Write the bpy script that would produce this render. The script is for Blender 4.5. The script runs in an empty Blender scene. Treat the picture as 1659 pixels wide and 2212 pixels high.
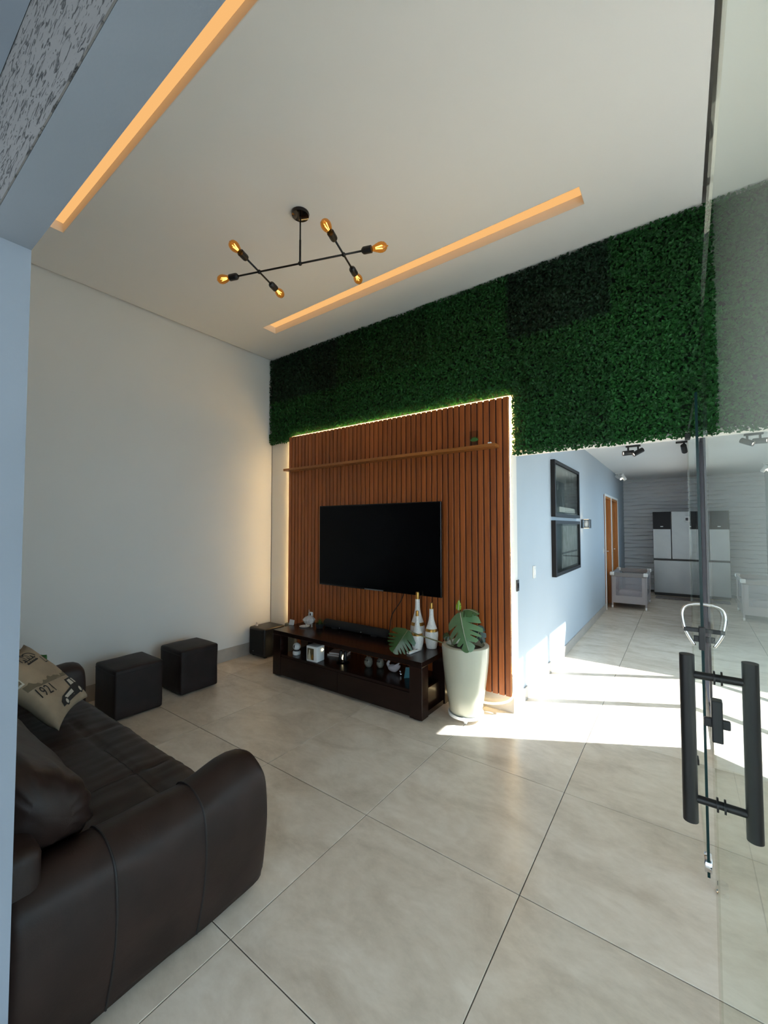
import bpy, bmesh, math, random
import numpy as np
from mathutils import Vector, Matrix, noise
random.seed(7); rng = np.random.default_rng(7)
S = bpy.context.scene
COL = S.collection
PI = math.pi

# ---------------------------------------------------------------- camera
FPX, CX, CY, HC = 885.49, 829.5, 1106.0, 1.51
RM = np.array([[0.8103907, 0.5858896, -0.0005366], [0.0209965, -0.0281267, 0.9993838], [-0.5855134, 0.8099027, 0.0350953]])
CAM = np.array([0, 0, HC])
cam = bpy.data.cameras.new('camera'); co = bpy.data.objects.new('camera', cam); COL.objects.link(co)
cam.sensor_fit = 'VERTICAL'; cam.sensor_height = 36; cam.lens = FPX * 36 / 2212
cam.clip_start = .02
M = Matrix.Identity(4)
for i in range(3):
    M[i][0], M[i][1], M[i][2] = RM[0][i], RM[1][i], -RM[2][i]
M[2][3] = HC
co.matrix_world = M
S.camera = co

# ---------------------------------------------------------------- light and exposure
S.view_settings.view_transform = 'Standard'; S.view_settings.look = 'None'
S.view_settings.exposure = 0.94; S.view_settings.gamma = 1.0; S.view_settings.use_curve_mapping = False
W = bpy.data.worlds.new('sky'); S.world = W; W.use_nodes = True
bg = W.node_tree.nodes['Background']; bg.inputs[0].default_value = (.52, .76, 1.0, 1); bg.inputs[1].default_value = 2.4
SUN = Vector((-.870, -.4925, -.976)).normalized()
sl = bpy.data.lights.new('sun', 'SUN'); so = bpy.data.objects.new('sun', sl); COL.objects.link(so)
sl.energy = 12.5; sl.angle = .0093; sl.color = (.93, .955, 1)
so.rotation_euler = (-SUN).to_track_quat('Z', 'Y').to_euler(); so.location = (6, 8, 9)
def portal(name, loc, rot, sx, sy):
    l = bpy.data.lights.new(name, 'AREA'); l.shape = 'RECTANGLE'; l.size = sx; l.size_y = sy
    l.cycles.is_portal = True
    o = bpy.data.objects.new(name, l); COL.objects.link(o); o.location = loc; o.rotation_euler = rot
portal('portal_front', (1.3, .20, 1.1), (PI/2, 0, 0), 5.2, 2.2)
portal('portal_right', (4.16, 2.0, 1.4), (0, PI/2, 0), 2.8, 2.4)
portal('portal_kitchen', (.46, 8.85, 1.6), (0, PI/2, 0), 1.4, 2.7)
portal('portal_side', (.30, 5.2, 1.2), (0, PI/2, 0), 2.4, 3.3)
try:
    S.cycles.use_denoising = True
    S.cycles.max_bounces = 8; S.cycles.diffuse_bounces = 5; S.cycles.glossy_bounces = 4
    S.cycles.transparent_max_bounces = 16; S.cycles.transmission_bounces = 6
    S.cycles.sample_clamp_indirect = 6.0
    S.cycles.caustics_reflective = True; S.cycles.blur_glossy = .3; S.cycles.caustics_refractive = False
except Exception: pass

# ---------------------------------------------------------------- pixel helpers (photo pixel -> ray)
def ray(x, y): return RM.T @ np.array([(x-CX)/FPX, -(y-CY)/FPX, 1.0])
def onz(x, y, z=0.0): d = ray(x, y); return CAM + d*(z-HC)/d[2]
def onx(x, y, X): d = ray(x, y); return CAM + d*X/d[0]
def ony(x, y, Y): d = ray(x, y); return CAM + d*Y/d[1]

# ---------------------------------------------------------------- materials
class N:
    def __init__(s, name):
        s.m = bpy.data.materials.new(name); s.m.use_nodes = True; s.t = s.m.node_tree
        s.b = s.t.nodes['Principled BSDF']; s.out = s.t.nodes['Material Output']
    def n(s, typ, **kw):
        nd = s.t.nodes.new(typ)
        for k, v in kw.items():
            if k in nd.inputs.keys(): nd.inputs[k].default_value = v
            else: setattr(nd, k, v)
        return nd
    def l(s, a, b): s.t.links.new(a, b)
def P(name, col, rough=.5, metal=0, spec=.5, emit=None, estr=0, coat=0, bump=None, var=None, alpha=None, sheen=0):
    """plain procedural principled material; bump=(scale,strength,dist) var=(scale,amount) noise colour variation"""
    k = N(name); b = k.b
    b.inputs['Base Color'].default_value = (*col, 1); b.inputs['Roughness'].default_value = rough
    b.inputs['Metallic'].default_value = metal; b.inputs['Specular IOR Level'].default_value = spec
    b.inputs['Coat Weight'].default_value = coat; b.inputs['Coat Roughness'].default_value = .1
    if emit: b.inputs['Emission Color'].default_value = (*emit, 1); b.inputs['Emission Strength'].default_value = estr
    if alpha is not None: b.inputs['Alpha'].default_value = alpha
    tc = k.n('ShaderNodeTexCoord')
    if var:
        nz = k.n('ShaderNodeTexNoise', Scale=var[0], Detail=5.0); k.l(tc.outputs['Object'], nz.inputs['Vector'])
        mr = k.n('ShaderNodeMapRange'); mr.inputs['From Min'].default_value = .3; mr.inputs['From Max'].default_value = .7
        mr.inputs['To Min'].default_value = 1-var[1]; mr.inputs['To Max'].default_value = 1+var[1]
        k.l(nz.outputs['Fac'], mr.inputs['Value'])
        mx = k.n('ShaderNodeVectorMath', operation='SCALE'); mx.inputs[0].default_value = col
        k.l(mr.outputs['Result'], mx.inputs['Scale']); k.l(mx.outputs[0], b.inputs['Base Color'])
    if bump:
        nz = k.n('ShaderNodeTexNoise', Scale=bump[0], Detail=4.0); k.l(tc.outputs['Object'], nz.inputs['Vector'])
        bp = k.n('ShaderNodeBump', Strength=bump[1], Distance=bump[2]); k.l(nz.outputs['Fac'], bp.inputs['Height'])
        k.l(bp.outputs['Normal'], b.inputs['Normal'])
    return k.m
def emis(name, col, st):
    k = N(name); e = k.n('ShaderNodeEmission', Strength=st); e.inputs['Color'].default_value = (*col, 1)
    k.l(e.outputs[0], k.out.inputs['Surface']); return k.m
def pane(name, tint, ior=1.5, rough=0.0, double=False):
    """flat sheet glass: straight-through transmission plus Fresnel mirror, the same from both faces"""
    k = N(name); k.t.nodes.remove(k.b)
    g = k.n('ShaderNodeNewGeometry'); mr = k.n('ShaderNodeMapRange')
    mr.inputs['To Min'].default_value = ior; mr.inputs['To Max'].default_value = 1/ior
    k.l(g.outputs['Backfacing'], mr.inputs['Value'])
    f = k.n('ShaderNodeFresnel'); k.l(mr.outputs['Result'], f.inputs['IOR'])
    t = k.n('ShaderNodeBsdfTransparent'); t.inputs['Color'].default_value = (*tint, 1)
    gl = k.n('ShaderNodeBsdfGlossy', Roughness=rough); gl.inputs['Color'].default_value = (.95, 1, .97, 1)
    mx = k.n('ShaderNodeMixShader'); fo = f.outputs[0]
    if double:                                   # one sheet standing for both faces of a pane: 2R/(1+R)
        m1 = k.n('ShaderNodeMath', operation='MULTIPLY'); m1.inputs[1].default_value = 2.0; k.l(fo, m1.inputs[0])
        m2 = k.n('ShaderNodeMath', operation='ADD'); m2.inputs[1].default_value = 1.0; k.l(fo, m2.inputs[0])
        m3 = k.n('ShaderNodeMath', operation='DIVIDE'); k.l(m1.outputs[0], m3.inputs[0]); k.l(m2.outputs[0], m3.inputs[1]); fo = m3.outputs[0]
    k.l(fo, mx.inputs[0]); k.l(t.outputs[0], mx.inputs[1]); k.l(gl.outputs[0], mx.inputs[2])
    k.l(mx.outputs[0], k.out.inputs['Surface']); return k.m

def tile_mat():
    k = N('porcelain_tile'); tc = k.n('ShaderNodeTexCoord'); oi = k.n('ShaderNodeObjectInfo')
    sc = k.n('ShaderNodeVectorMath', operation='SCALE'); sc.inputs[0].default_value = (37, 53, 11); k.l(oi.outputs['Random'], sc.inputs['Scale'])
    ad = k.n('ShaderNodeVectorMath', operation='ADD'); k.l(tc.outputs['Object'], ad.inputs[0]); k.l(sc.outputs[0], ad.inputs[1])
    mp = k.n('ShaderNodeMapping'); mp.inputs['Rotation'].default_value = (0, 0, .5); mp.inputs['Scale'].default_value = (1, 1.7, 1); k.l(ad.outputs[0], mp.inputs[0])
    n1 = k.n('ShaderNodeTexNoise', Scale=2.4, Detail=9.0, Roughness=.62, Distortion=.6); k.l(mp.outputs[0], n1.inputs['Vector'])
    n2 = k.n('ShaderNodeTexNoise', Scale=14.0, Detail=8.0, Roughness=.7); k.l(mp.outputs[0], n2.inputs['Vector'])
    ad2 = k.n('ShaderNodeMix', data_type='FLOAT'); ad2.inputs[0].default_value = .28; k.l(n1.outputs['Fac'], ad2.inputs[2]); k.l(n2.outputs['Fac'], ad2.inputs[3])
    r = k.n('ShaderNodeValToRGB'); cr = r.color_ramp
    cr.elements[0].position = .33; cr.elements[0].color = (.53, .445, .35, 1)
    cr.elements[1].position = .66; cr.elements[1].color = (.79, .70, .59, 1)
    e = cr.elements.new(.5); e.color = (.68, .585, .475, 1)
    k.l(ad2.outputs[0], r.inputs[0]); k.l(r.outputs[0], k.b.inputs['Base Color'])
    k.b.inputs['Roughness'].default_value = .27; k.b.inputs['Specular IOR Level'].default_value = .5
    bp = k.n('ShaderNodeBump', Strength=.06, Distance=.002); k.l(n2.outputs['Fac'], bp.inputs['Height']); k.l(bp.outputs[0], k.b.inputs['Normal'])
    return k.m
def wood_mat(name, c0, c1, rough=.45, axis=2, sc=9.0, coat=0):
    k = N(name); tc = k.n('ShaderNodeTexCoord'); oi = k.n('ShaderNodeObjectInfo')
    s1 = k.n('ShaderNodeVectorMath', operation='SCALE'); s1.inputs[0].default_value = (17, 23, 31); k.l(oi.outputs['Random'], s1.inputs['Scale'])
    ad = k.n('ShaderNodeVectorMath', operation='ADD'); k.l(tc.outputs['Object'], ad.inputs[0]); k.l(s1.outputs[0], ad.inputs[1])
    mp = k.n('ShaderNodeMapping'); v = [sc, sc, sc]; v[axis] = sc*.06; mp.inputs['Scale'].default_value = v; k.l(ad.outputs[0], mp.inputs[0])
    nz = k.n('ShaderNodeTexNoise', Scale=4.0, Detail=7.0, Roughness=.65, Distortion=.8); k.l(mp.outputs[0], nz.inputs['Vector'])
    r = k.n('ShaderNodeValToRGB'); r.color_ramp.elements[0].position = .3; r.color_ramp.elements[1].position = .7
    r.color_ramp.elements[0].color = (*c0, 1); r.color_ramp.elements[1].color = (*c1, 1)
    k.l(nz.outputs['Fac'], r.inputs[0])
    mr = k.n('ShaderNodeMapRange'); mr.inputs['To Min'].default_value = .82; mr.inputs['To Max'].default_value = 1.15; k.l(oi.outputs['Random'], mr.inputs['Value'])
    mx = k.n('ShaderNodeVectorMath', operation='SCALE'); k.l(r.outputs[0], mx.inputs[0]); k.l(mr.outputs[0], mx.inputs['Scale'])
    k.l(mx.outputs[0], k.b.inputs['Base Color']); k.b.inputs['Roughness'].default_value = rough; k.b.inputs['Coat Weight'].default_value = coat
    k.b.inputs['Coat Roughness'].default_value = .08
    if coat: k.b.inputs['Specular IOR Level'].default_value = .25
    bp = k.n('ShaderNodeBump', Strength=.15, Distance=.002); k.l(nz.outputs['Fac'], bp.inputs['Height']); k.l(bp.outputs[0], k.b.inputs['Normal'])
    return k.m
def leather_mat(name, col, rough=.42):
    k = N(name); tc = k.n('ShaderNodeTexCoord')
    v = k.n('ShaderNodeTexVoronoi', Scale=260.0); k.l(tc.outputs['Object'], v.inputs['Vector'])
    n1 = k.n('ShaderNodeTexNoise', Scale=7.0, Detail=6.0, Distortion=.4); k.l(tc.outputs['Object'], n1.inputs['Vector'])
    b1 = k.n('ShaderNodeBump', Strength=.12, Distance=.001); k.l(v.outputs['Distance'], b1.inputs['Height'])
    b2 = k.n('ShaderNodeBump', Strength=.25, Distance=.012); k.l(n1.outputs['Fac'], b2.inputs['Height']); k.l(b1.outputs[0], b2.inputs['Normal'])
    k.l(b2.outputs[0], k.b.inputs['Normal'])
    r = k.n('ShaderNodeValToRGB'); r.color_ramp.elements[0].color = (*[c*.75 for c in col], 1); r.color_ramp.elements[1].color = (*[c*1.35 for c in col], 1)
    r.color_ramp.elements[0].position = .35; r.color_ramp.elements[1].position = .7
    k.l(n1.outputs['Fac'], r.inputs[0]); k.l(r.outputs[0], k.b.inputs['Base Color'])
    k.b.inputs['Roughness'].default_value = rough; k.b.inputs['Specular IOR Level'].default_value = .28; return k.m
def leaf_mat():
    k = N('boxwood_leaf'); g = k.n('ShaderNodeNewGeometry'); oi = k.n('ShaderNodeObjectInfo')
    r = k.n('ShaderNodeValToRGB'); cr = r.color_ramp
    cr.elements[0].color = (.35, .45, .35, 1); cr.elements[1].color = (1.35, 1.35, 1.1, 1); k.l(g.outputs['Random Per Island'], r.inputs[0])
    mx = k.n('ShaderNodeVectorMath', operation='MULTIPLY'); k.l(r.outputs[0], mx.inputs[0]); k.l(oi.outputs['Color'], mx.inputs[1])
    k.l(mx.outputs[0], k.b.inputs['Base Color']); k.b.inputs['Roughness'].default_value = .5
    k.b.inputs['Specular IOR Level'].default_value = .35
    tr = k.n('ShaderNodeBsdfTranslucent'); k.l(mx.outputs[0], tr.inputs['Color']); ms = k.n('ShaderNodeMixShader'); ms.inputs[0].default_value = .3
    k.l(k.b.outputs[0], ms.inputs[1]); k.l(tr.outputs[0], ms.inputs[2]); k.l(ms.outputs[0], k.out.inputs['Surface'])
    return k.m
def art_mat(name, c0, c1, seed, scale=(2.5, 2.5, 1.2)):
    k = N(name); tc = k.n('ShaderNodeTexCoord'); mp = k.n('ShaderNodeMapping'); mp.inputs['Location'].default_value = (seed, seed*.3, seed*.7); mp.inputs['Scale'].default_value = scale
    k.l(tc.outputs['Object'], mp.inputs[0])
    nz = k.n('ShaderNodeTexNoise', Scale=2.2, Detail=5.0, Distortion=2.6); k.l(mp.outputs[0], nz.inputs['Vector'])
    r = k.n('ShaderNodeValToRGB'); r.color_ramp.elements[0].position = .42; r.color_ramp.elements[1].position = .75
    r.color_ramp.elements[0].color = (*c0, 1); r.color_ramp.elements[1].color = (*c1, 1); k.l(nz.outputs['Fac'], r.inputs[0])
    k.l(r.outputs[0], k.b.inputs['Base Color']); k.b.inputs['Roughness'].default_value = .12; return k.m
def print_mat(name, paper, ink, freq):
    """ceramic with fine printed text lines around it"""
    k = N(name); tc = k.n('ShaderNodeTexCoord'); sp = k.n('ShaderNodeSeparateXYZ'); k.l(tc.outputs['Object'], sp.inputs[0])
    m1 = k.n('ShaderNodeMath', operation='MULTIPLY'); m1.inputs[1].default_value = freq; k.l(sp.outputs['Z'], m1.inputs[0])
    fr = k.n('ShaderNodeMath', operation='FRACT'); k.l(m1.outputs[0], fr.inputs[0])
    lt = k.n('ShaderNodeMath', operation='LESS_THAN'); lt.inputs[1].default_value = .42; k.l(fr.outputs[0], lt.inputs[0])
    mp = k.n('ShaderNodeMapping'); mp.inputs['Scale'].default_value = (160, 160, freq*1.0); k.l(tc.outputs['Object'], mp.inputs[0])
    nz = k.n('ShaderNodeTexNoise', Scale=1.0, Detail=2.0); k.l(mp.outputs[0], nz.inputs['Vector'])
    gt = k.n('ShaderNodeMath', operation='GREATER_THAN'); gt.inputs[1].default_value = .5; k.l(nz.outputs['Fac'], gt.inputs[0])
    mu = k.n('ShaderNodeMath', operation='MULTIPLY'); k.l(lt.outputs[0], mu.inputs[0]); k.l(gt.outputs[0], mu.inputs[1])
    mx = k.n('ShaderNodeMix', data_type='RGBA'); mx.inputs[6].default_value = (*paper, 1); mx.inputs[7].default_value = (*ink, 1); k.l(mu.outputs[0], mx.inputs[0])
    k.l(mx.outputs[2], k.b.inputs['Base Color']); k.b.inputs['Roughness'].default_value = .25; return k.m
def rough_render_mat():
    k = N('rough_render'); tc = k.n('ShaderNodeTexCoord'); mp = k.n('ShaderNodeMapping'); mp.inputs['Scale'].default_value = (1, 1, 2.4); k.l(tc.outputs['Object'], mp.inputs[0])
    n1 = k.n('ShaderNodeTexNoise', Scale=34.0, Detail=6.0, Distortion=1.4); k.l(mp.outputs[0], n1.inputs['Vector'])
    r = k.n('ShaderNodeValToRGB'); r.color_ramp.elements[0].position = .30; r.color_ramp.elements[1].position = .44; k.l(n1.outputs['Fac'], r.inputs[0])
    bp = k.n('ShaderNodeBump', Strength=1.0, Distance=.012); k.l(r.outputs[0], bp.inputs['Height']); k.l(bp.outputs[0], k.b.inputs['Normal'])
    mx = k.n('ShaderNodeMix', data_type='RGBA'); mx.inputs[6].default_value = (.045, .045, .045, 1); mx.inputs[7].default_value = (.155, .15, .145, 1); k.l(r.outputs[0], mx.inputs[0])
    k.l(mx.outputs[2], k.b.inputs['Base Color']); k.b.inputs['Roughness'].default_value = .9; return k.m
def monstera_mat():
    k = N('monstera_leaf'); g = k.n('ShaderNodeNewGeometry'); tc = k.n('ShaderNodeTexCoord')
    nz = k.n('ShaderNodeTexNoise', Scale=18.0, Detail=3.0); k.l(tc.outputs['Object'], nz.inputs['Vector'])
    oi = k.n('ShaderNodeObjectInfo')
    mr = k.n('ShaderNodeMapRange'); mr.inputs['To Min'].default_value = .8; mr.inputs['To Max'].default_value = 1.25; k.l(nz.outputs['Fac'], mr.inputs['Value'])
    mx = k.n('ShaderNodeVectorMath', operation='SCALE'); k.l(oi.outputs['Color'], mx.inputs[0]); k.l(mr.outputs[0], mx.inputs['Scale'])
    k.l(mx.outputs[0], k.b.inputs['Base Color']); k.b.inputs['Roughness'].default_value = .32
    k.b.inputs['Subsurface Weight'].default_value = .0
    return k.m

MT = dict(
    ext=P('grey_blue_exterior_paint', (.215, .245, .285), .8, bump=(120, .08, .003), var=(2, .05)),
    wall=P('painted_wall', (.70, .69, .665), .85, bump=(220, .05, .002), var=(1.3, .02)),
    ceil=P('painted_ceiling', (.80, .80, .79), .9, var=(.8, .02)),
    hall=P('painted_hall_wall', (.40, .455, .51), .5, var=(1.5, .02)),
    white=P('white_plastic', (.78, .77, .75), .4), whitegloss=P('white_gloss', (.82, .82, .80), .2),
    tile=tile_mat(), grout=P('grout', (.10, .085, .07), .9), skirt=P('porcelain_skirting', (.40, .36, .32), .3, var=(6, .12)),
    kwall=P('relief_wall_paint', (.82, .83, .85), .7), rough=rough_render_mat(), stone=P('patio_paving', (.17, .17, .155), .85, var=(3, .1)),
    slat=wood_mat('freijo_slat', (.23, .055, .009), (.41, .110, .019), .45),
    groove=P('panel_backing', (.045, .010, .006), .6),
    shelfw=wood_mat('freijo_shelf', (.25, .085, .016), (.42, .15, .035), .35, axis=0),
    doorw=wood_mat('orange_door_wood', (.33, .11, .02), (.55, .21, .05), .4),
    dark=wood_mat('dark_lacquered_wood', (.007, .0022, .0016), (.017, .006, .004), .26, axis=0, sc=5, coat=.12),
    leather=leather_mat('brown_leather', (.021, .011, .0085), .48), leather2=leather_mat('brown_leather_pouf', (.017, .0095, .008), .55), seam=P('seam', (.006, .004, .004), .6),
    black=P('black_plastic', (.010, .010, .011), .4), blackm=P('black_metal', (.012, .011, .011), .42, metal=.3), blackg=P('black_gloss', (.004, .004, .005), .12),
    screen=P('tv_screen', (.002, .002, .0025), .2, spec=.12), speaker=P('speaker_cloth', (.008, .008, .008), .9, bump=(900, .3, .001)),
    chrome=P('chrome', (.75, .75, .76), .12, metal=1), steel=P('brushed_steel', (.27, .29, .30), .36, metal=.9, var=(4, .05)),
    alu=P('graphite_aluminium', (.035, .035, .042), .4, metal=.5),
    glass=pane('sheet_glass', (.97, .99, .98)), glass2=pane('toughened_glass', (.90, .96, .93), double=True), edge=P('glass_edge', (.002, .022, .022), .2, spec=.3), clear=pane('clear_acrylic', (.86, .84, .80), 1.45),
    amber=pane('amber_bulb_glass', (1.0, .62, .22), 1.45), fil=emis('filament', (1, .60, .2), 6),
    led=emis('led_diffuser', (1, .53, .19), .50), ledb=emis('led_strip', (1, .64, .25), 30), rope=emis('led_rope', (1, .78, .42), 3.0), spot=emis('spot_lens', (1, .9, .75), 6), sconce=emis('sconce_lens', (1, .72, .38), 5),
    slotw=P('slot_side', (.78, .72, .64), .8),
    gold=P('gold_ceramic', (.42, .22, .05), .28, metal=.75), bottle=print_mat('printed_ceramic', (.74, .73, .70), (.56, .57, .58), 80),
    pot=P('glazed_cream_pot', (.50, .485, .375), .22, coat=.5, var=(2, .05)), soil=P('soil', (.03, .02, .015), .95, bump=(60, 1, .01)),
    monstera=monstera_mat(), stem=P('plant_stem', (.10, .09, .03), .5), leaf=leaf_mat(), matback=P('mat_backing', (.004, .012, .005), .95),
    cushion=P('printed_linen', (.30, .225, .15), .9, bump=(700, .25, .002), var=(9, .16)), ink=P('print_ink', (.012, .011, .010), .85), ink2=P('print_ink_faded', (.13, .10, .06), .85), inkl=P('print_cream', (.48, .44, .37), .85),
    green=P('green_fabric', (.045, .14, .03), .9, bump=(500, .3, .002)),
    art1=art_mat('abstract_print_dark', (.012, .014, .016), (.28, .30, .30), 3.1), art2=art_mat('print_pale_reflection', (.20, .21, .21), (.50, .51, .51), 7.7), mount=P('dark_mount', (.02, .022, .025), .25),  # art2: reflection of outdoors painted as a pale print colour
    cribf=P('taupe_fabric', (.40, .36, .36), .9, bump=(300, .2, .002)), cribt=P('taupe_trim', (.28, .25, .24), .9), mattress=P('pale_pink_sheet', (.66, .58, .62), .9), matgrey=P('striped_mat', (.22, .20, .20), .95, var=(25, .4)),
    teal=P('teal_card', (.05, .17, .20), .4), pearl=P('pearl_ceramic', (.50, .46, .48), .2, coat=.4), owl=P('mottled_stone', (.16, .15, .12), .45, var=(40, .5)), brown=P('photo_brown', (.10, .07, .03), .4), cream=P('photo_cream', (.55, .50, .38), .5), book=P('book_cover', (.42, .30, .25), .6), flame=emis('flame_lamp', (1, .85, .5), 2.2), greygreen=P('grey_box', (.13, .13, .10), .5), paper=P('paper', (.62, .60, .57), .8), sticker=P('sticker', (.70, .72, .74), .4), moss=P('moss', (.06, .10, .02), .9), acry=P('cut_glass', (.72, .70, .68), .08, spec=1.0, alpha=.5),
)
def mesh_fabric(name, col, a):
    k = N(name); t = k.n('ShaderNodeBsdfTransparent'); d = k.n('ShaderNodeBsdfDiffuse'); d.inputs['Color'].default_value = (*col, 1)
    mx = k.n('ShaderNodeMixShader'); mx.inputs[0].default_value = a; k.l(t.outputs[0], mx.inputs[1]); k.l(d.outputs[0], mx.inputs[2]); k.l(mx.outputs[0], k.out.inputs['Surface']); return k.m
MT['fpanel'] = P('fridge_black_glass', (.002, .002, .003), .08, spec=.06); MT['frameblk'] = P('black_frame', (.006, .006, .007), .5, spec=.25)
MT['net'] = mesh_fabric('netting', (.42, .40, .43), .38)

# ---------------------------------------------------------------- object helpers
WL = {}
def base(o): return WL.get(o.name, Vector((0, 0, 0)))
def tag(o, label=None, cat=None, group=None, kind=None):
    if label: o['label'] = label
    if cat: o['category'] = cat
    if group: o['group'] = group
    if kind: o['kind'] = kind
    return o
def thing(name, label, cat, loc, group=None):
    o = bpy.data.objects.new(name, None); COL.objects.link(o); o.location = loc; o.empty_display_size = .05
    WL[o.name] = Vector(loc); return tag(o, label, cat, group)
def obj(name, bm, mat, parent=None, smooth=False, loc=None):
    """bm is in world coordinates; the mesh is stored about its parent's (or its own) base point"""
    off = base(parent) if parent else Vector(loc or (0, 0, 0))
    if off.length: bmesh.ops.translate(bm, verts=bm.verts, vec=-off)
    bmesh.ops.recalc_face_normals(bm, faces=bm.faces)
    me = bpy.data.meshes.new(name); bm.to_mesh(me); bm.free()
    for m in (mat if isinstance(mat, (list, tuple)) else [mat]): me.materials.append(MT[m] if isinstance(m, str) else m)
    if smooth:
        me.polygons.foreach_set('use_smooth', [True]*len(me.polygons))
        if smooth == 'auto':
            try: me.set_sharp_from_angle(angle=math.radians(38))
            except Exception: pass
    o = bpy.data.objects.new(name, me); COL.objects.link(o)
    WL[o.name] = off
    if parent: o.parent = parent
    else: o.location = off
    return o
def struct(name, bm, mat, parent=None, smooth=False):
    o = obj(name, bm, mat, parent, smooth)
    if not parent: o['kind'] = 'structure'
    return o
def copy_tree(o, parent=None, loc=None, rot=None):
    c = o.copy(); COL.objects.link(c); c.parent = parent
    if loc is not None: c.location = loc
    if rot is not None: c.rotation_euler = rot
    for ch in list(o.children): copy_tree(ch, c)
    return c
def B(): return bmesh.new()
def box(bm, x0, x1, y0, y1, z0, z1, bev=0, seg=2):
    r = bmesh.ops.create_cube(bm, size=1); vs = r['verts']
    for v in vs: v.co = Vector((x0+(v.co.x+.5)*(x1-x0), y0+(v.co.y+.5)*(y1-y0), z0+(v.co.z+.5)*(z1-z0)))
    if bev:
        es = list({e for v in vs for e in v.link_edges})
        bmesh.ops.bevel(bm, geom=es, offset=bev, segments=seg, affect='EDGES', profile=.5)
    return bm
def bx(*a, **k): return box(B(), *a, **k)
def frame_axes(d):
    d = d.normalized(); up = Vector((0, 0, 1)) if abs(d.z) < .95 else Vector((1, 0, 0))
    a = d.cross(up).normalized(); return a, a.cross(d).normalized()
def tube(bm, pts, r, seg=10, cyclic=False, cap=True):
    pts = [Vector(p) for p in pts]; n = len(pts); rr = r if isinstance(r, (list, tuple)) else [r]*n; rings = []
    pa = None
    for i, p in enumerate(pts):
        if cyclic: d = pts[(i+1) % n]-pts[i-1]
        else: d = pts[min(i+1, n-1)]-pts[max(i-1, 0)]
        if pa is None: a, b = frame_axes(d)
        else:
            dn = d.normalized(); a = (pa-dn*pa.dot(dn)).normalized(); b = a.cross(dn).normalized()
        pa = a
        rings.append([bm.verts.new(p+(a*math.cos(2*PI*j/seg)+b*math.sin(2*PI*j/seg))*rr[i]) for j in range(seg)])
    for i in range(n if cyclic else n-1):
        A, C = rings[i], rings[(i+1) % n]
        for j in range(seg): bm.faces.new((A[j], A[(j+1) % seg], C[(j+1) % seg], C[j]))
    if cap and not cyclic:
        bm.faces.new(rings[0][::-1]); bm.faces.new(rings[-1])
    return bm
def lathe(bm, prof, seg=32, c=(0, 0, 0), axis=None):
    """profile [(r,h)] turned about axis (default z)"""
    d = Vector(axis or (0, 0, 1)).normalized(); a, b = frame_axes(d) if axis else (Vector((1, 0, 0)), Vector((0, 1, 0))); c = Vector(c); rings = []
    for r, h in prof:
        if r < 1e-6: rings.append([bm.verts.new(c+d*h)])
        else: rings.append([bm.verts.new(c+d*h+(a*math.cos(2*PI*j/seg)+b*math.sin(2*PI*j/seg))*r) for j in range(seg)])
    for A, C in zip(rings, rings[1:]):
        if len(A) == 1 and len(C) == 1: continue
        for j in range(seg):
            k = (j+1) % seg
            if len(A) == 1: bm.faces.new((A[0], C[j], C[k]))
            elif len(C) == 1: bm.faces.new((A[j], A[k], C[0]))
            else: bm.faces.new((A[j], A[k], C[k], C[j]))
    return bm
def loft(bm, secs, closed=True, cap=True):
    rings = [[bm.verts.new(p) for p in s] for s in secs]; n = len(rings[0])
    for A, C in zip(rings, rings[1:]):
        for j in range(n if closed else n-1): bm.faces.new((A[j], A[(j+1) % n], C[(j+1) % n], C[j]))
    if cap and closed: bm.faces.new(rings[0][::-1]); bm.faces.new(rings[-1])
    return bm
def spline(pts, k=5, closed=True):
    """Catmull-Rom through 2D/3D points"""
    P_ = [np.array(p, float) for p in pts]; n = len(P_); out = []
    for i in range(n if closed else n-1):
        p0, p1, p2, p3 = (P_[(i-1) % n], P_[i], P_[(i+1) % n], P_[(i+2) % n]) if closed else (P_[max(i-1, 0)], P_[i], P_[i+1], P_[min(i+2, n-1)])
        for t in np.linspace(0, 1, k, endpoint=False):
            out.append(.5*((2*p1)+(-p0+p2)*t+(2*p0-5*p1+4*p2-p3)*t*t+(-p0+3*p1-3*p2+p3)*t**3))
    if not closed: out.append(P_[-1])
    return out
def poly(bm, pts, d):
    """flat polygon extruded by vector d"""
    d = Vector(d); a = [bm.verts.new(p) for p in pts]; b = [bm.verts.new(Vector(p)+d) for p in pts]; n = len(a)
    bm.faces.new(a); bm.faces.new(b[::-1])
    for i in range(n): bm.faces.new((a[i], b[i], b[(i+1) % n], a[(i+1) % n]))
    return bm

# ================================================================ STRUCTURE
XL, XR, YT, ZC = -4.17, .20, 3.35, 3.606
YF0, YF1, ZH = .212, .295, 2.20          # front wall faces and door head
XH, YK = -1.13, 11.7                      # hall wall, kitchen back wall
struct('ground_patio', bx(-14, 16, -12, 22, -.22, -.06), 'stone')
bm = bx(-4.4, .45, -.6, YK+.1, -.06, -.0035); box(bm, .45, 4.1, -.6, YT+.1, -.06, -.0035); fl = struct('floor', bm, 'grout')
tp, gx, gy = .7995, -.567, .9305
tm = None
for i in range(-5, 7):
    for j in range(-2, 14):
        x0, x1 = gx+tp*(i-1), gx+tp*i; y0, y1 = gy+tp*(j-1), gy+tp*j
        if x1 < XL-.1 or (x0 > .42 and y0 > YT-.1) or y0 > YK or (y0 > YT+.2 and x1 < XH-.1): continue
        if tm is None:
            t0 = obj('tile', bx(-tp/2+.002, tp/2-.002, -tp/2+.002, tp/2-.002, -.012, 0, bev=.0012, seg=1), 'tile', fl); tm = t0.data
        else:
            t0 = bpy.data.objects.new('tile', tm); COL.objects.link(t0); t0.parent = fl
        t0.location = ((x0+x1)/2, (y0+y1)/2, 0)

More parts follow.
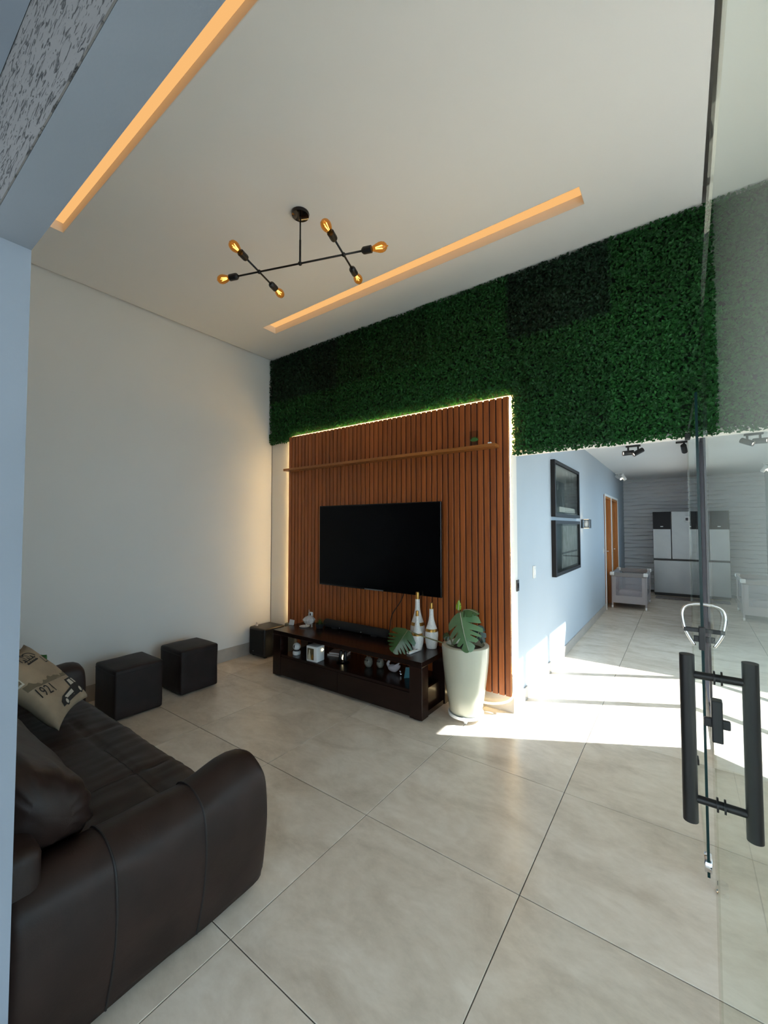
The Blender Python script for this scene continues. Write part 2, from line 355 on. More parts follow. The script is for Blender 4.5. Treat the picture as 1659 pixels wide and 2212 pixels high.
struct('wall_left', bx(XL-.15, XL, YF0, YT+.15, 0, 3.75), 'wall')
bm = bx(XL, XH, YT, YT+.15, 0, 3.75); box(bm, XH, .158, YT, YT+.15, 2.11, 3.75); box(bm, .158, 4.15, YT, YT+.15, 0, 3.75); box(bm, .158, .35, YT+.15, 3.53, 0, 2.65); struct('wall_back', bm, 'wall')
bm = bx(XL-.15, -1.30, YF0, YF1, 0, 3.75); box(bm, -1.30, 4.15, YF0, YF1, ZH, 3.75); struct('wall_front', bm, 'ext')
struct('trim_1', bx(-4.4, 4.2, YF0-.003, YF0-.0005, ZH+.0, 2.50), 'rough')
bm = bx(4.0, 4.15, YF1, .8, 0, 3.75); box(bm, 4.0, 4.15, 3.2, YT, 0, 3.75); box(bm, 4.0, 4.15, .8, 3.2, 2.8, 3.75); struct('wall_added_right', bm, 'wall')  # unseen wall of a room extension added to brighten the living room
w3 = struct('window_added_right', bx(4.05, 4.10, .8, 3.2, 2.76, 2.80), 'alu'); struct('stile', bx(4.05, 4.10, 1.98, 2.02, 0, 2.76), 'alu', w3)  # unseen window added so sun bounces in from the right
for y in (.8, 2.02): struct('pane', bx(4.07, 4.078, y, y+1.18, .01, 2.76), 'glass', w3)
struct('wall_added_courtyard', bx(4.0, 4.15, YT+.15, 6.54, 0, 3.9), 'wall')  # unseen wall added to cut the sky light reaching the hall
struct('wall_added_street', bx(-9, 8, -5.0, -4.8, 0, 3.2), 'wall')  # unseen wall added to block low sky in front of the house
fw = struct('window_added_front', bx(.10, 4.0, YF0+.02, YF1-.02, ZH-.04, ZH), 'alu')  # unseen glazing of the extension, added to let in more daylight
for x in (.12, 1.42, 2.72, 3.98): struct('post', bx(x-.02, x+.02, YF0+.02, YF1-.02, 0, ZH-.04), 'alu', fw)
for x in (.14, 1.44, 2.74): struct('pane', bx(x, x+1.22, .250, .258, .01, ZH-.04), 'glass', fw)
struct('porch_roof_added', bx(-6, 4.6, -2.2, YF0-.004, 2.50, 2.66), 'ext')  # roof added to keep sky light off the front wall
# living-room ceiling board with two light slots and a shadow gap along the side walls
SL = [(-3.53, -.46, .80, .975), (-3.53, -.46, 2.695, 2.868)]
bm = B(); cx0, cx1 = XL+.025, XR-.045
ys = [YF1, SL[0][2], SL[0][3], SL[1][2], SL[1][3], YT]
box(bm, cx0, cx1, ys[0], ys[1], ZC, ZC+.02); box(bm, cx0, cx1, ys[2], ys[3], ZC, ZC+.02); box(bm, cx0, cx1, ys[4], ys[5], ZC, ZC+.02)
for a, b_, c, d in SL: box(bm, cx0, a, c, d, ZC, ZC+.02); box(bm, b_, cx1, c, d, ZC, ZC+.02)
box(bm, XR-.01, 3.98, YF1, YT, ZC, ZC+.02)
struct('ceiling', bm, 'ceil')
struct('roof', bx(-4.5, 4.3, .1, 3.6, 3.75, 3.92), 'wall')
# hall
bm = bx(XH-.15, XH, YT+.15, 8.47, 0, 2.65); box(bm, XH-.15, XH, 8.47, 10.28, 2.06, 2.65); box(bm, XH-.15, XH, 9.24, 9.33, 0, 2.06); box(bm, XH-.15, XH, 10.28, YK, 0, 2.65)
struct('wall_hall', bm, 'hall')
struct('wall_hall_closet', bx(XH-.5, XH-.4, 8.2, 10.5, 0, 2.65), 'hall')
bm = bx(.30, .45, 6.9, 7.5, 0, 2.65); box(bm, .30, .45, 7.5, 10.2, 0, .9); box(bm, .30, .45, 7.5, 10.2, 2.3, 2.65); box(bm, .30, .45, 10.2, YK+.15, 0, 2.65); struct('wall_kitchen_side', bm, 'hall')
w4 = struct('window_added_kitchen', bx(.35, .40, 7.5, 10.2, .9, .94), 'alu')  # unseen window added to lighten the deep end of the kitchen
for y in (7.52, 8.85, 10.18): struct('stile', bx(.35, .40, y-.02, y+.02, .94, 2.3), 'alu', w4)
for y in (7.54, 8.87): struct('pane', bx(.37, .376, y, y+1.29, .94, 2.3), 'glass', w4)
struct('ceiling_hall', bx(-1.9, .90, YT+.15, YK+.15, 2.65, 2.85), 'ceil')

struct('roof_veranda', bx(.90, 2.6, 6.54, YK+.15, 2.65, 2.85), 'ceil')
# kitchen back wall with wavy relief panels
bm = B(); pitch = .092; nr = int(2.65/pitch)+1; xs = np.linspace(XH, .30, 46); rows = []
off = [(0, .060), (.30, .046), (.70, .018), (.84, .0)]
for i in range(nr):
    ph, am = rng.uniform(0, 6.3), rng.uniform(.006, .013)
    for f, d in off:
        rows.append([bm.verts.new((x, YK-d, min(2.65, (i+f)*pitch+am*math.sin(4.2*x+ph+f)+.006*math.sin(9*x+2*ph)))) for x in xs])
for A, C in zip(rows, rows[1:]):
    for j in range(len(xs)-1): bm.faces.new((A[j], A[j+1], C[j+1], C[j]))
box(bm, XH-.15, .45, YK+.002, YK+.15, 0, 2.65)
struct('wall_kitchen', bm, 'kwall')

# skirting
struct('baseboard_left', bx(XL, XL+.012, YF1, YT, 0, .14, bev=.002), 'skirt')
struct('baseboard_back', bx(XL+.012, XH+.012, YT-.012, YT, 0, .145, bev=.002), 'skirt')
struct('baseboard_hall', bx(XH, XH+.012, YT, 8.40, 0, .11, bev=.002), 'skirt')
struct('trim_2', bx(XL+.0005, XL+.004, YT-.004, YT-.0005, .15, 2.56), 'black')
# hall doors with white frames
for n, (ya, yb) in enumerate(((8.47, 9.24), (9.33, 10.28))):
    fr = B(); box(fr, XH-.15, XH+.012, ya-.04, ya+.02, 0, 2.09); box(fr, XH-.15, XH+.012, yb-.02, yb+.04, 0, 2.09); box(fr, XH-.15, XH+.012, ya+.02, yb-.02, 2.03, 2.09)
    d = struct('door_%d' % (n+1), bx(XH-.10, XH-.06, ya+.02, yb-.02, .005, 2.03), 'doorw')
    struct('door_frame', fr, 'doorw', d); tr = B(); box(tr, XH+.0125, XH+.022, ya-.05, ya-.005, 0, 2.11); box(tr, XH+.0125, XH+.022, yb+.005, yb+.045, 0, 2.11); box(tr, XH+.0125, XH+.022, ya-.005, yb+.005, 2.07, 2.11); struct('door_trim', tr, 'white', d); h = B(); tube(h, [(XH-.06, yb-.09, 1.02), (XH-.02, yb-.09, 1.02), (XH-.02, yb-.2, 1.02)], .009, 8); struct('door_handle', h, 'chrome', d)

# side opening of the hall: sliding glass doors in graphite frame
sd = struct('window_1', bx(.17, .235, 3.55, 6.9, 2.36, 2.43), 'alu')
struct('bottom_track', bx(.16, .245, 3.55, 6.9, 0, .03), 'alu', sd)
struct('header', bx(.15, .30, 3.55, 6.9, 2.43, 2.65), 'white', sd)
for y in (3.585, 4.42, 5.22, 6.05, 6.86):
    struct('stile', bx(.168, .242, y-.028, y+.028, .03, 2.36, bev=.004), 'alu', sd)
for a, b_ in ((3.613, 4.392), (4.448, 5.192), (5.248, 6.022), (6.078, 6.832)):
    struct('pane', bx(.199, .205, a, b_, .03, 2.36), 'glass', sd)

# ================================================================ CEILING LIGHT SLOTS
for n, (a, b_, c, d) in enumerate(SL):
    t = thing('light_slot', ['recessed warm LED slot in ceiling beside the front door header', 'recessed warm LED slot in ceiling in front of the green leaf wall'][n], 'ceiling light', ((a+b_)/2, (c+d)/2, ZC+.07), 'warm ceiling light slots')
    h = 0.066
    bm = B()
    for q in ((a, b_, c, c+.004), (a, b_, d-.004, d), (a, a+.004, c+.004, d-.004), (b_-.004, b_, c+.004, d-.004)): box(bm, *q, ZC-.0008, ZC+h)
    obj('housing', bm, 'slotw', t)
    obj('diffuser', bx(a, b_, c, d, ZC+h, ZC+h+.006), 'led', t)

# ================================================================ GREEN WALL
gw = thing('leaf_wall', 'artificial boxwood leaf covering above the slatted television panel', 'leaf wall', (-2, YT, 2.1))
def leaves(x0, x1, z0, z1, dens, ragged=False):
    n = int((x1-x0)*(z1-z0)*dens); c = np.stack([rng.uniform(x0-.008, x1+.008, n), YT-.012-rng.random(n)**.8*.042, rng.uniform(z0-(.012 if not ragged else .03), min(z1+.008, ZC-.006), n)], 1)
    c[:, 2] = np.minimum(c[:, 2], ZC-.014); c[:, 0] = np.maximum(c[:, 0], XL+.015); c[:, 0] = np.minimum(c[:, 0], XG+.01)
    th = rng.uniform(0, 2*PI, n); u = np.stack([np.cos(th), rng.uniform(-.75, .1, n), np.sin(th)], 1); u /= np.linalg.norm(u, axis=1)[:, None]
    nn = np.stack([rng.uniform(-.5, .5, n), -np.ones(n), rng.uniform(-.3, .9, n)], 1); s = np.cross(u, nn); s /= np.linalg.norm(s, axis=1)[:, None]
    k = np.cross(s, u); L = rng.uniform(.011, .0165, n)[:, None]; w = L*rng.uniform(.5, .62, n)[:, None]
    v = np.stack([c-u*L, c-u*L*.1+s*w+k*w*.3, c+u*L, c-u*L*.1-s*w+k*w*.3], 1).reshape(-1, 3)
    v[:, 1] = np.minimum(v[:, 1], YT-.004)
    return v, n
XG = XR
cols = np.arange(0, 14)*.378-4.158
for i in range(13):
    x0, x1 = cols[i], min(cols[i]+.378, XG)
    if x0 >= XG: continue
    for r, (z0, z1) in enumerate(((3.05, ZC-.006), (2.50, 3.05), (2.12, 2.50))):
        xa, xb = x0, x1
        if r == 1:
            z0 = 2.612 if (x1 > -3.77 and x0 < -1.12) else (2.56 if x0 < -3.5 else 2.50)
        if r == 2:
            if x1 < -1.09: continue
            xa = max(x0, -1.088)
        if xb-xa < .02: continue
        v, n = leaves(xa, xb, z0, z1, 13500, ragged=(r == 2 or i == 0 and r == 1))
        if r == 1 and xa < -1.1 < xb:                        # this mat meets the panel's top right corner
            v2, n2 = leaves(-1.088, xb, 2.50, 2.61, 13500); v = np.vstack([v, v2]); n += n2
        me = bpy.data.meshes.new('leaf_mat'); me.from_pydata((v-np.array([-2, YT, 2.1])).tolist(), [], [(4*q, 4*q+1, 4*q+2, 4*q+3) for q in range(n)]); me.materials.append(MT['leaf'])
        o = bpy.data.objects.new('leaf_mat', me); COL.objects.link(o); o.parent = gw; o['kind'] = 'stuff'
        dark = (r == 0 and i < 3) or (r == 0 and 8 <= i <= 9)
        cl = np.array((.017, .100, .026)) if not dark else np.array((.009, .040, .020))
        if r == 0 and i in (3, 4, 5): cl = cl*.72
        if i >= 10: cl = np.array((.016, .105, .024))
        o.color = (*(cl*rng.uniform(.85, 1.2)), 1)
bm = bx(XL+.004, -1.125, YT-.010, YT-.001, 2.60, ZC-.01); box(bm, XL+.004, -3.80, YT-.010, YT-.001, 2.57, 2.60); box(bm, -1.085, XG-.004, YT-.010, YT-.001, 2.135, ZC-.01); box(bm, -1.125, -1.085, YT-.010, YT-.001, 2.60, ZC-.01)
obj('backing', bm, 'matback', gw)

# ================================================================ SLATTED PANEL + SHELF
PX0, PX1, PZ0, PZ1, PY = -3.785, -1.118, .145, 2.575, 3.288
sp = thing('slatted_panel', 'orange-brown wooden slatted wall panel behind the television', 'wall panel', ((PX0+PX1)/2, PY, PZ0))
obj('back_board', bx(PX0+.004, PX1-.004, PY+.014, PY+.024, PZ0+.004, PZ1-.004), 'groove', sp)
for x in (PX0+.10, PX1-.16): obj('batten', bx(x, x+.06, PY+.0241, YT-.0125, .2, 2.5), 'groove', sp)
pw = (PX1-PX0)/48; s0 = None
for i in range(48):
    x = PX0+pw*(i+.5)
    if s0 is None:
        s0 = obj('slat', bx(-pw/2+.006, pw/2-.006, 0, .0139, PZ0, PZ1, bev=.0015, seg=1), 'slat'); s0.parent = sp
    else: s = bpy.data.objects.new('slat', s0.data); COL.objects.link(s); s.parent = sp; s0 = s
    s0.location = (x-(PX0+PX1)/2, 0, -PZ0)
# LED strips behind the panel edge
ls = thing('led_backlight', 'warm LED strip glowing behind the edges of the slatted panel', 'light strip', ((PX0+PX1)/2, PY+.03, .2))
obj('strip', bx(PX0+.001, PX0+.008, PY+.0245, PY+.031, .2, 2.56), 'ledb', ls)
obj('strip', bx(PX0+.03, PX1-.012, PY+.0245, PY+.038, 2.566, 2.575), 'ledb', ls)
obj('strip', bx(PX1-.008, PX1-.001, PY+.0245, PY+.029, .32, 2.56), 'ledb', ls)
# light rope that leaves the panel edge and runs along the floor behind pot and stand
bm = B(); tube(bm, spline([(PX1+.006, 3.315, .30), (PX1+.005, 3.312, .17), (-1.15, 3.305, .105), (-1.24, 3.30, .065), (-1.36, 3.298, .045), (-1.6, 3.30, .05), (-2.4, 3.31, .05), (-3.2, 3.31, .06), (-3.56, 3.315, .08)], 6, False), .009, 8)
tag(obj('light_rope', bm, 'rope', smooth=True, loc=(-1.4, 3.3, .04)), 'cream glowing light rope curving from panel corner towards the plant pot', 'light rope')
bm = bx(-3.76, -1.20, 3.185, PY-.0005, 2.157, 2.184, bev=.002)
tag(obj('wall_shelf', bm, 'shelfw', loc=(-2.5, PY, 2.16)), 'long narrow wooden shelf fixed across the slats above the television', 'shelf')
# acrylic plaque on the shelf
t = thing('acrylic_plaque', 'small clear acrylic plaque with green lotus print on the wooden shelf', 'plaque', (-1.405, 3.25, 2.184))
obj('sheet', bx(-1.445, -1.367, 3.245, 3.249, 2.1845, 2.318), 'clear', t)
bm = B()
for a in (-62, -35, -8, 20, 45, 66):
    r = math.radians(a); d = Vector((math.sin(r), 0, math.cos(r))); s = Vector((d.z, 0, -d.x)); c = Vector((-1.402, 3.2445, 2.228))
    poly(bm, [c, c+d*.025+s*.009, c+d*.046, c+d*.025-s*.009], (0, -.0006-.0003*(a+70)/70, 0))
obj('lotus_print', bm, 'green', t)
bm = B(); tube(bm, [(-1.44+.006*i, 3.2435, 2.212+.006*math.sin(i*2.3)+.002*math.cos(i*1.1)) for i in range(11)], .0012, 5); obj('script_print', bm, 'ink', t)
tag(obj('shelf_sensor', bx(-1.262, -1.235, 3.19, 3.215, 2.1845, 2.197, bev=.003), 'whitegloss', loc=(-1.25, 3.2, 2.1845)), 'tiny white plastic sensor at the end of the wooden shelf', 'sensor')

# ================================================================ TELEVISION
t = thing('television', 'large flat black television mounted on the slatted panel', 'television', (-2.447, PY, .882))
obj('screen', bx(-3.180, -1.715, 3.2095, 3.2125, .897, 1.722), 'screen', t)
obj('bezel', bx(-3.190, -1.705, 3.2125, 3.235, .884, 1.732, bev=.004), 'blackg', t)
obj('back_cover', bx(-2.95, -1.95, 3.235, 3.262, .95, 1.55, bev=.01), 'black', t)
obj('wall_mount', bx(-2.7, -2.2, 3.262, PY-.0005, 1.05, 1.45), 'blackm', t)
obj('lower_lip', bx(-2.56, -2.33, 3.2085, 3.2095, .885, .8965), 'steel', t)
bm = B(); tube(bm, spline([(-2.12, 3.265, .90), (-2.17, 3.272, .80), (-2.27, 3.274, .66), (-2.30, 3.273, .52), (-2.30, 3.255, .462)], 5, False), .004, 6)
tag(obj('television_cable', bm, 'black', loc=(-2.2, 3.27, .46)), 'thin dark cable hanging from the television down to the stand', 'cable')

# ================================================================ TV STAND
X0, X1, Y0, Y1, ZT = -3.40, -1.64, 2.765, 3.245, .456
t = thing('tv_stand', 'low dark brown lacquered television stand with open shelf', 'tv stand', ((X0+X1)/2, (Y0+Y1)/2, 0))
obj('top', bx(X0, X1, Y0, Y1, ZT-.04, ZT, bev=.003), 'dark', t)
for x in (X0, X1-.115):
    obj('leg', bx(x, x+.115, Y0, Y0+.10, .012, ZT-.0405, bev=.003), 'dark', t); obj('leg', bx(x, x+.115, Y1-.10, Y1, .012, ZT-.0405, bev=.003), 'dark', t)
    obj('side_rail', bx(x+.01, x+.105, Y0+.1005, Y1-.1005, .012, .05), 'dark', t)
    obj('side_panel', bx(x+.045, x+.07, Y0+.1005, Y1-.1005, .0505, .20), 'dark', t)
obj('shelf', bx(X0+.1155, X1-.1155, Y0+.006, Y1-.01, .205, .228, bev=.002), 'dark', t)
for i in range(2):
    w = (X1-X0-.231)/2; xa = X0+.1155+i*w
    obj('drawer', bx(xa+.0015, xa+w-.0015, Y0+.004, Y0+.024, .022, .2035, bev=.002), 'dark', t)
obj('bottom_board', bx(X0+.116, X1-.116, Y0+.025, Y1-.01, .022, .04), 'dark', t)
obj('back_board', bx(X0+.116, X1-.116, Y1-.012, Y1-.004, .0405, .2045), 'dark', t)
for x in (X0+.02, X1-.09):
    for y in (Y0+.02, Y1-.08): obj('foot', bx(x, x+.06, y, y+.06, 0, .0118), 'black', t)

# ------------------------------------------------ on the stand top
def bottle(x, y, h, label):
    k = h/.466; t = thing('ceramic_bottle', label, 'bottle', (x, y, ZT), 'white and gold ceramic bottles on the stand')
    rb = .066*k**.68
    pr = [(0, 0), (rb*.74, 0), (rb*.78, h*.02), (rb*.92, h*.14), (rb, h*.27), (rb*.985, h*.33), (rb*.94, h*.375)]
    obj('body', lathe(B(), pr, 40, (x, y, ZT)), 'bottle', t, True)
    obj('gold_band', lathe(B(), [(rb*.942, h*.375), (rb*.90, h*.405), (rb*.82, h*.435)], 40, (x, y, ZT)), 'gold', t, True)
    obj('neck', lathe(B(), [(rb*.825, h*.435), (rb*.62, h*.52), (rb*.44, h*.61), (rb*.345, h*.70), (rb*.31, h*.80), (rb*.30, h*.865), (rb*.24, h*.866)], 36, (x, y, ZT)), 'bottle', t, True)
    obj('cap', lathe(B(), [(rb*.25, h*.866), (rb*.25, h*.985), (rb*.22, h), (0, h)], 28, (x, y, ZT)), 'gold', t, 'auto')
bottle(-1.925, 3.175, .466, 'tallest white ceramic bottle with gold band and gold stopper, standing rearmost')
bottle(-1.775, 3.160, .388, 'middle-height white ceramic bottle with gold band, beside the cream plant pot')
bottle(-1.850, 3.045, .330, 'shortest white ceramic bottle with gold band, behind the white remote')
a, b_ = Vector(onz(880, 1414, ZT)), Vector(onz(907, 1404, ZT)); d = (b_-a).normalized(); s = Vector((-d.y, d.x, 0)); c = (a+b_)/2
t = thing('remote_control', 'slim white remote control lying on the dark stand', 'remote control', c)
def orbox(c, d, L, w, z0, z1, bev=.004):
    bm = bx(-L/2, L/2, -w/2, w/2, z0, z1, bev=bev, seg=3); bmesh.ops.transform(bm, matrix=Matrix.Translation(c) @ Matrix.Rotation(math.atan2(d.y, d.x), 4, 'Z'), verts=bm.verts); return bm
obj('case', orbox(c, d, .155, .038, 0, .016, .007), 'whitegloss', t, True)
obj('button_pad', orbox(c+d*.045, d, .035, .012, .0162, .0175, .0005), 'black', t)
# soundbar
t = thing('soundbar', 'long dark cloth-covered soundbar lying along the back of the stand', 'soundbar', (-2.66, 3.17, ZT))
bm = B(); tube(bm, [(-3.06, 3.18, ZT+.042), (-3.05, 3.18, ZT+.042), (-2.27, 3.18, ZT+.042), (-2.26, 3.18, ZT+.042)], [.036, .041, .041, .036], 20)
obj('body', bm, 'speaker', t, 'auto'); obj('foot', bx(-2.95, -2.88, 3.15, 3.21, ZT, ZT+.012), 'black', t); obj('foot', bx(-2.44, -2.37, 3.15, 3.21, ZT, ZT+.012), 'black', t)
for x in (-2.83, -2.55): obj('indicator', lathe(B(), [(0, 0), (.006, 0), (.006, .003), (0, .003)], 12, (x, 3.142, ZT+.022), (0, -1, 0)), 'steel', t)
# cut-glass ornament on a white dish, mossy plant, little camera
t = thing('white_dish', 'small flat white dish under the cut-glass ornament', 'dish', (-3.22, 3.03, ZT)); obj('bowl', lathe(B(), [(0, .004), (.03, .002), (.034, 0), (.05, .006), (.056, .010), (.050, .009), (.03, .006), (0, .006)], 28, (-3.22, 3.03, ZT)), 'whitegloss', t, True)
c = Vector((-3.19, 3.065, ZT)); t = thing('glass_ornament', 'clear cut-glass footed sweet bowl with a pointed lid', 'ornament', c)
bm = lathe(B(), [(0, .03), (.03, .028), (.052, .045), (.062, .07), (.055, .092), (.035, .108), (.014, .115)], 11, c); obj('bowl', bm, 'acry', t)
obj('finial', lathe(B(), [(.014, .115), (.008, .125), (.012, .135), (.005, .15), (.003, .175), (0, .18)], 9, c), 'acry', t)
for q in range(3):
    an = 2*PI*q/3+.3; p = c+Vector((math.cos(an)*.034, math.sin(an)*.034, 0)); obj('foot', lathe(B(), [(0, 0), (.008, 0), (.006, .02), (.010, .034), (0, .036)], 8, p), 'acry', t)
for q in range(8):
    an = 2*PI*q/8; p = c+Vector((math.cos(an)*.058, math.sin(an)*.058, .07)); obj('petal', lathe(B(), [(0, -.012), (.009, -.004), (.009, .006), (0, .016)], 6, p), 'acry', t)
c = Vector((-3.055, 3.085, ZT)); t = thing('moss_plant', 'little green mossy plant in a dark bowl beside the soundbar', 'plant', c)
obj('bowl', lathe(B(), [(0, 0), (.03, 0), (.04, .02), (.042, .045), (.036, .045), (.033, .035), (0, .034)], 24, c), 'black', t, 'auto')
v, f = [], []
for q in range(150):
    an, el = random.uniform(0, 2*PI), random.uniform(.15, 1.5); d = Vector((math.cos(an)*math.cos(el), math.sin(an)*math.cos(el), math.sin(el))); L = random.uniform(.045, .085); s = d.cross(Vector((0, 0, 1))).normalized()*.004
    b0 = Vector((0, 0, .036)); k = len(v); v += [b0+d*.01-s, b0+d*.01+s, b0+d*L+Vector((0, 0, -.01))]; f.append((k, k+1, k+2))
me = bpy.data.meshes.new('foliage'); me.from_pydata([tuple(p) for p in v], [], f); me.materials.append(MT['moss']); o = bpy.data.objects.new('foliage', me); COL.objects.link(o); o.parent = t; o['kind'] = 'stuff'
c = Vector((-3.30, 3.20, ZT)); t = thing('smart_camera', 'small white camera with black face standing behind the glass ornament', 'camera', c)
obj('base', lathe(B(), [(0, 0), (.022, 0), (.022, .008), (.006, .012), (.006, .07)], 20, c), 'white', t, 'auto'); obj('head', bx(c.x-.022, c.x+.022, c.y-.016, c.y+.016, ZT+.07, ZT+.118, bev=.012, seg=3), 'whitegloss', t, True)
obj('lens', lathe(B(), [(0, 0), (.017, 0), (.017, .003), (0, .004)], 20, (c.x-.003, c.y-.0155, ZT+.095), (0, -1, 0)), 'blackg', t)
c = onz(627, 1350, ZT); tag(obj('folded_card', poly(B(), [(c[0]-.025, c[1], ZT), (c[0]+.03, c[1]+.01, ZT), (c[0]+.034, c[1]+.018, ZT+.05), (c[0]-.018, c[1]+.01, ZT+.055)], (0, .012, 0)), 'paper', loc=(c[0], c[1], ZT)), 'small white folded card propped on the left end of the stand', 'card')

# ------------------------------------------------ on the stand shelf (z = .228)
ZS = .228
c = Vector((-3.15, 2.86, ZS)); t = thing('security_camera', 'white pan-tilt indoor camera with round black eye on the open shelf', 'camera', c)
obj('base', lathe(B(), [(0, 0), (.036, 0), (.040, .006), (.040, .028), (.034, .034), (.030, .036)], 28, c), 'whitegloss', t, 'auto')
obj('neck_ring', lathe(B(), [(.030, .036), (.027, .046), (.03, .05)], 28, c), 'black', t)
bm = B(); bmesh.ops.create_uvsphere(bm, u_segments=24, v_segments=14, radius=.038); bmesh.ops.translate(bm, verts=bm.verts, vec=c+Vector((0, 0, .078))); obj('head', bm, 'whitegloss', t, True)
d = Vector((.55, -.75, .15)).normalized(); obj('eye', lathe(B(), [(0, .0385), (.012, .037), (.020, .0335), (.0225, .031)], 24, c+Vector((-.004, 0, .078)), d), 'blackg', t, True)
# white box with a photo
p0 = Vector(onz(659, 1428, ZS)); c = p0+Vector((.062, .075, 0))
t = thing('photo_box', 'white square box printed with a photo of a figure in a pale dress', 'box', (c.x, c.y, ZS))
bm = bx(-.066, .066, -.055, .055, ZS, ZS+.145, bev=.006); RZ = Matrix.Translation((c.x, c.y, 0)) @ Matrix.Rotation(math.radians(4), 4, 'Z')
bmesh.ops.transform(bm, matrix=RZ, verts=bm.verts); obj('carton', bm, 'white', t, 'auto')
def onbox(pts, dy=.0008, lay=0): return poly(B(), [RZ @ Vector((x, -.0552-lay, ZS+z)) for x, z in pts], RZ.to_3x3() @ Vector((0, -dy, 0)))
obj('photo_print', onbox([(-.052, .018), (.028, .018), (.028, .125), (-.052, .125)]), 'brown', t)
obj('photo_print', onbox([(-.046, .020), (-.006, .020), (-.012, .06), (-.018, .085), (-.016, .105), (-.024, .115), (-.033, .105), (-.034, .085), (-.042, .055)], lay=.0008), 'cream', t)
obj('photo_print', onbox([(-.006, .022), (.014, .022), (.022, .05), (.012, .075), (.002, .06)], lay=.0008), 'gold', t)
bm = B(); tube(bm, [RZ @ Vector((.0665, .02, ZS+.10)), RZ @ Vector((.078, .02, ZS+.112))], .008, 12); obj('knob', bm, 'flame', t)
# books, black candle figure, owls, swan, small figure, teal card
for n, (q, d_, L_, w_, z0) in enumerate((((-2.79, 3.09), (1, .25, 0), .20, .13, 0), ((-2.78, 3.095), (1, .33, 0), .19, .12, .0185))):
    t = thing('book', ['thin pinkish book lying flat on the open shelf, lower of two', 'thin pinkish book stacked on top of another on the open shelf'][n], 'book', (q[0], q[1], ZS+z0), 'two books behind the photo box'); c = Vector((q[0], q[1], ZS+z0)); d = Vector(d_)
    obj('cover', orbox(c, d, L_, w_, 0, .0025, .0005), 'book', t); obj('cover', orbox(c, d, L_, w_, .0155, .018, .0005), 'book', t); obj('pages', orbox(c, d, L_-.008, w_-.008, .0026, .0154, .0003), 'paper', t)
c = Vector((-2.63, 2.97, ZS)); t = thing('candle_holder', 'black sculpted candle holder with a glowing centre on a dark plate', 'candle holder', c)
obj('plate', lathe(B(), [(0, 0), (.045, 0), (.062, .008), (.064, .012), (.045, .007), (0, .006)], 32, c), 'blackg', t, True)
for s in (-1, 1):
    obj('arm', lathe(B(), [(0, .006), (.018, .008), (.022, .03), (.016, .06), (.020, .085), (.012, .10), (0, .104)], 18, c+Vector((s*.027, 0, 0))), 'black', t, True)
obj('flame', lathe(B(), [(0, .012), (.010, .02), (.011, .035), (.004, .055), (0, .062)], 14, c), 'flame', t, True)
for n, (x, y, r) in enumerate(((-2.345, 3.0, .040), (-2.245, 3.045, .036))):
    t = thing('stone_owl', ['plump grey stone owl figurine, the larger of the pair on the shelf', 'grey stone owl figurine, the smaller one, nearer the ceramic swan'][n], 'figurine', (x, y, ZS), 'pair of stone owls'); c = (x, y, ZS)
    obj('body', lathe(B(), [(0, 0), (r*.6, 0), (r*.95, r*.6), (r, r*1.1), (r*.85, r*1.7), (r*.55, r*2.05), (0, r*2.15)], 24, c), 'owl', t, True)
    for s in (-1, 1):
        obj('ear', lathe(B(), [(r*.2, r*1.85), (r*.12, r*2.2), (0, r*2.4)], 8, (x+s*r*.42, y, ZS)), 'owl', t); obj('eye', lathe(B(), [(0, 0), (r*.2, 0), (r*.2, .003), (0, .004)], 12, (x+s*r*.3, y-r*.80, ZS+r*1.6), (0, -1, .2)), 'black', t)
x, y = -2.08, 3.02; t = thing('ceramic_swan', 'pearl grey ceramic swan with curved neck on the open shelf', 'figurine', (x, y, ZS))
bm = B(); bmesh.ops.create_uvsphere(bm, u_segments=24, v_segments=14, radius=1)
for v_ in bm.verts:
    q = v_.co; q.x *= .058*(1+.25*max(0, q.x)); q.y *= .034; q.z = q.z*.032+.032+max(0, q.x-.03)*.7*(1 if q.x > .03 else 0)
    q += Vector((x, y, ZS))
obj('body', bm, 'pearl', t, True)
bm = B(); tube(bm, spline([(x-.045, y, ZS+.035), (x-.062, y, ZS+.06), (x-.048, y, ZS+.085), (x-.058, y, ZS+.105), (x-.075, y, ZS+.098), (x-.09, y, ZS+.085)], 5, False), [.016-.012*i/25 for i in range(26)], 10); obj('neck', bm, 'pearl', t, True)
bm = B(); poly(bm, [(x-.01, y-.03, ZS+.045), (x+.05, y-.025, ZS+.05), (x+.075, y-.01, ZS+.10), (x+.03, y-.028, ZS+.07)], (0, .008, 0)); obj('wing', bm, 'pearl', t)
c = Vector((-1.975, 2.98, ZS)); t = thing('silver_trinket', 'tiny shiny silver trinket between the swan and the teal card', 'trinket', c)
for k_, (r, h) in enumerate(((.014, .013), (.009, .034))):
    bm = B(); bmesh.ops.create_uvsphere(bm, u_segments=14, v_segments=10, radius=r); bmesh.ops.translate(bm, verts=bm.verts, vec=c+Vector((-.006*k_, 0, h))); obj(['body', 'head'][k_], bm, 'chrome', t, True)
c = Vector((-1.90, 2.96, ZS)); t = thing('teal_card', 'small teal picture card standing against the stand leg', 'card', c)
obj('panel', poly(B(), [c+Vector((-.025, -.01, 0)), c+Vector((.02, .035, 0)), c+Vector((.028, .04, .085)), c+Vector((-.012, -.004, .09))], (.006, -.006, 0)), 'teal', t); obj('easel', poly(B(), [c+Vector((.0, .02, 0)), c+Vector((.004, .024, 0)), c+Vector((.004, .012, .06))], (.004, 0, 0)), 'gold', t)

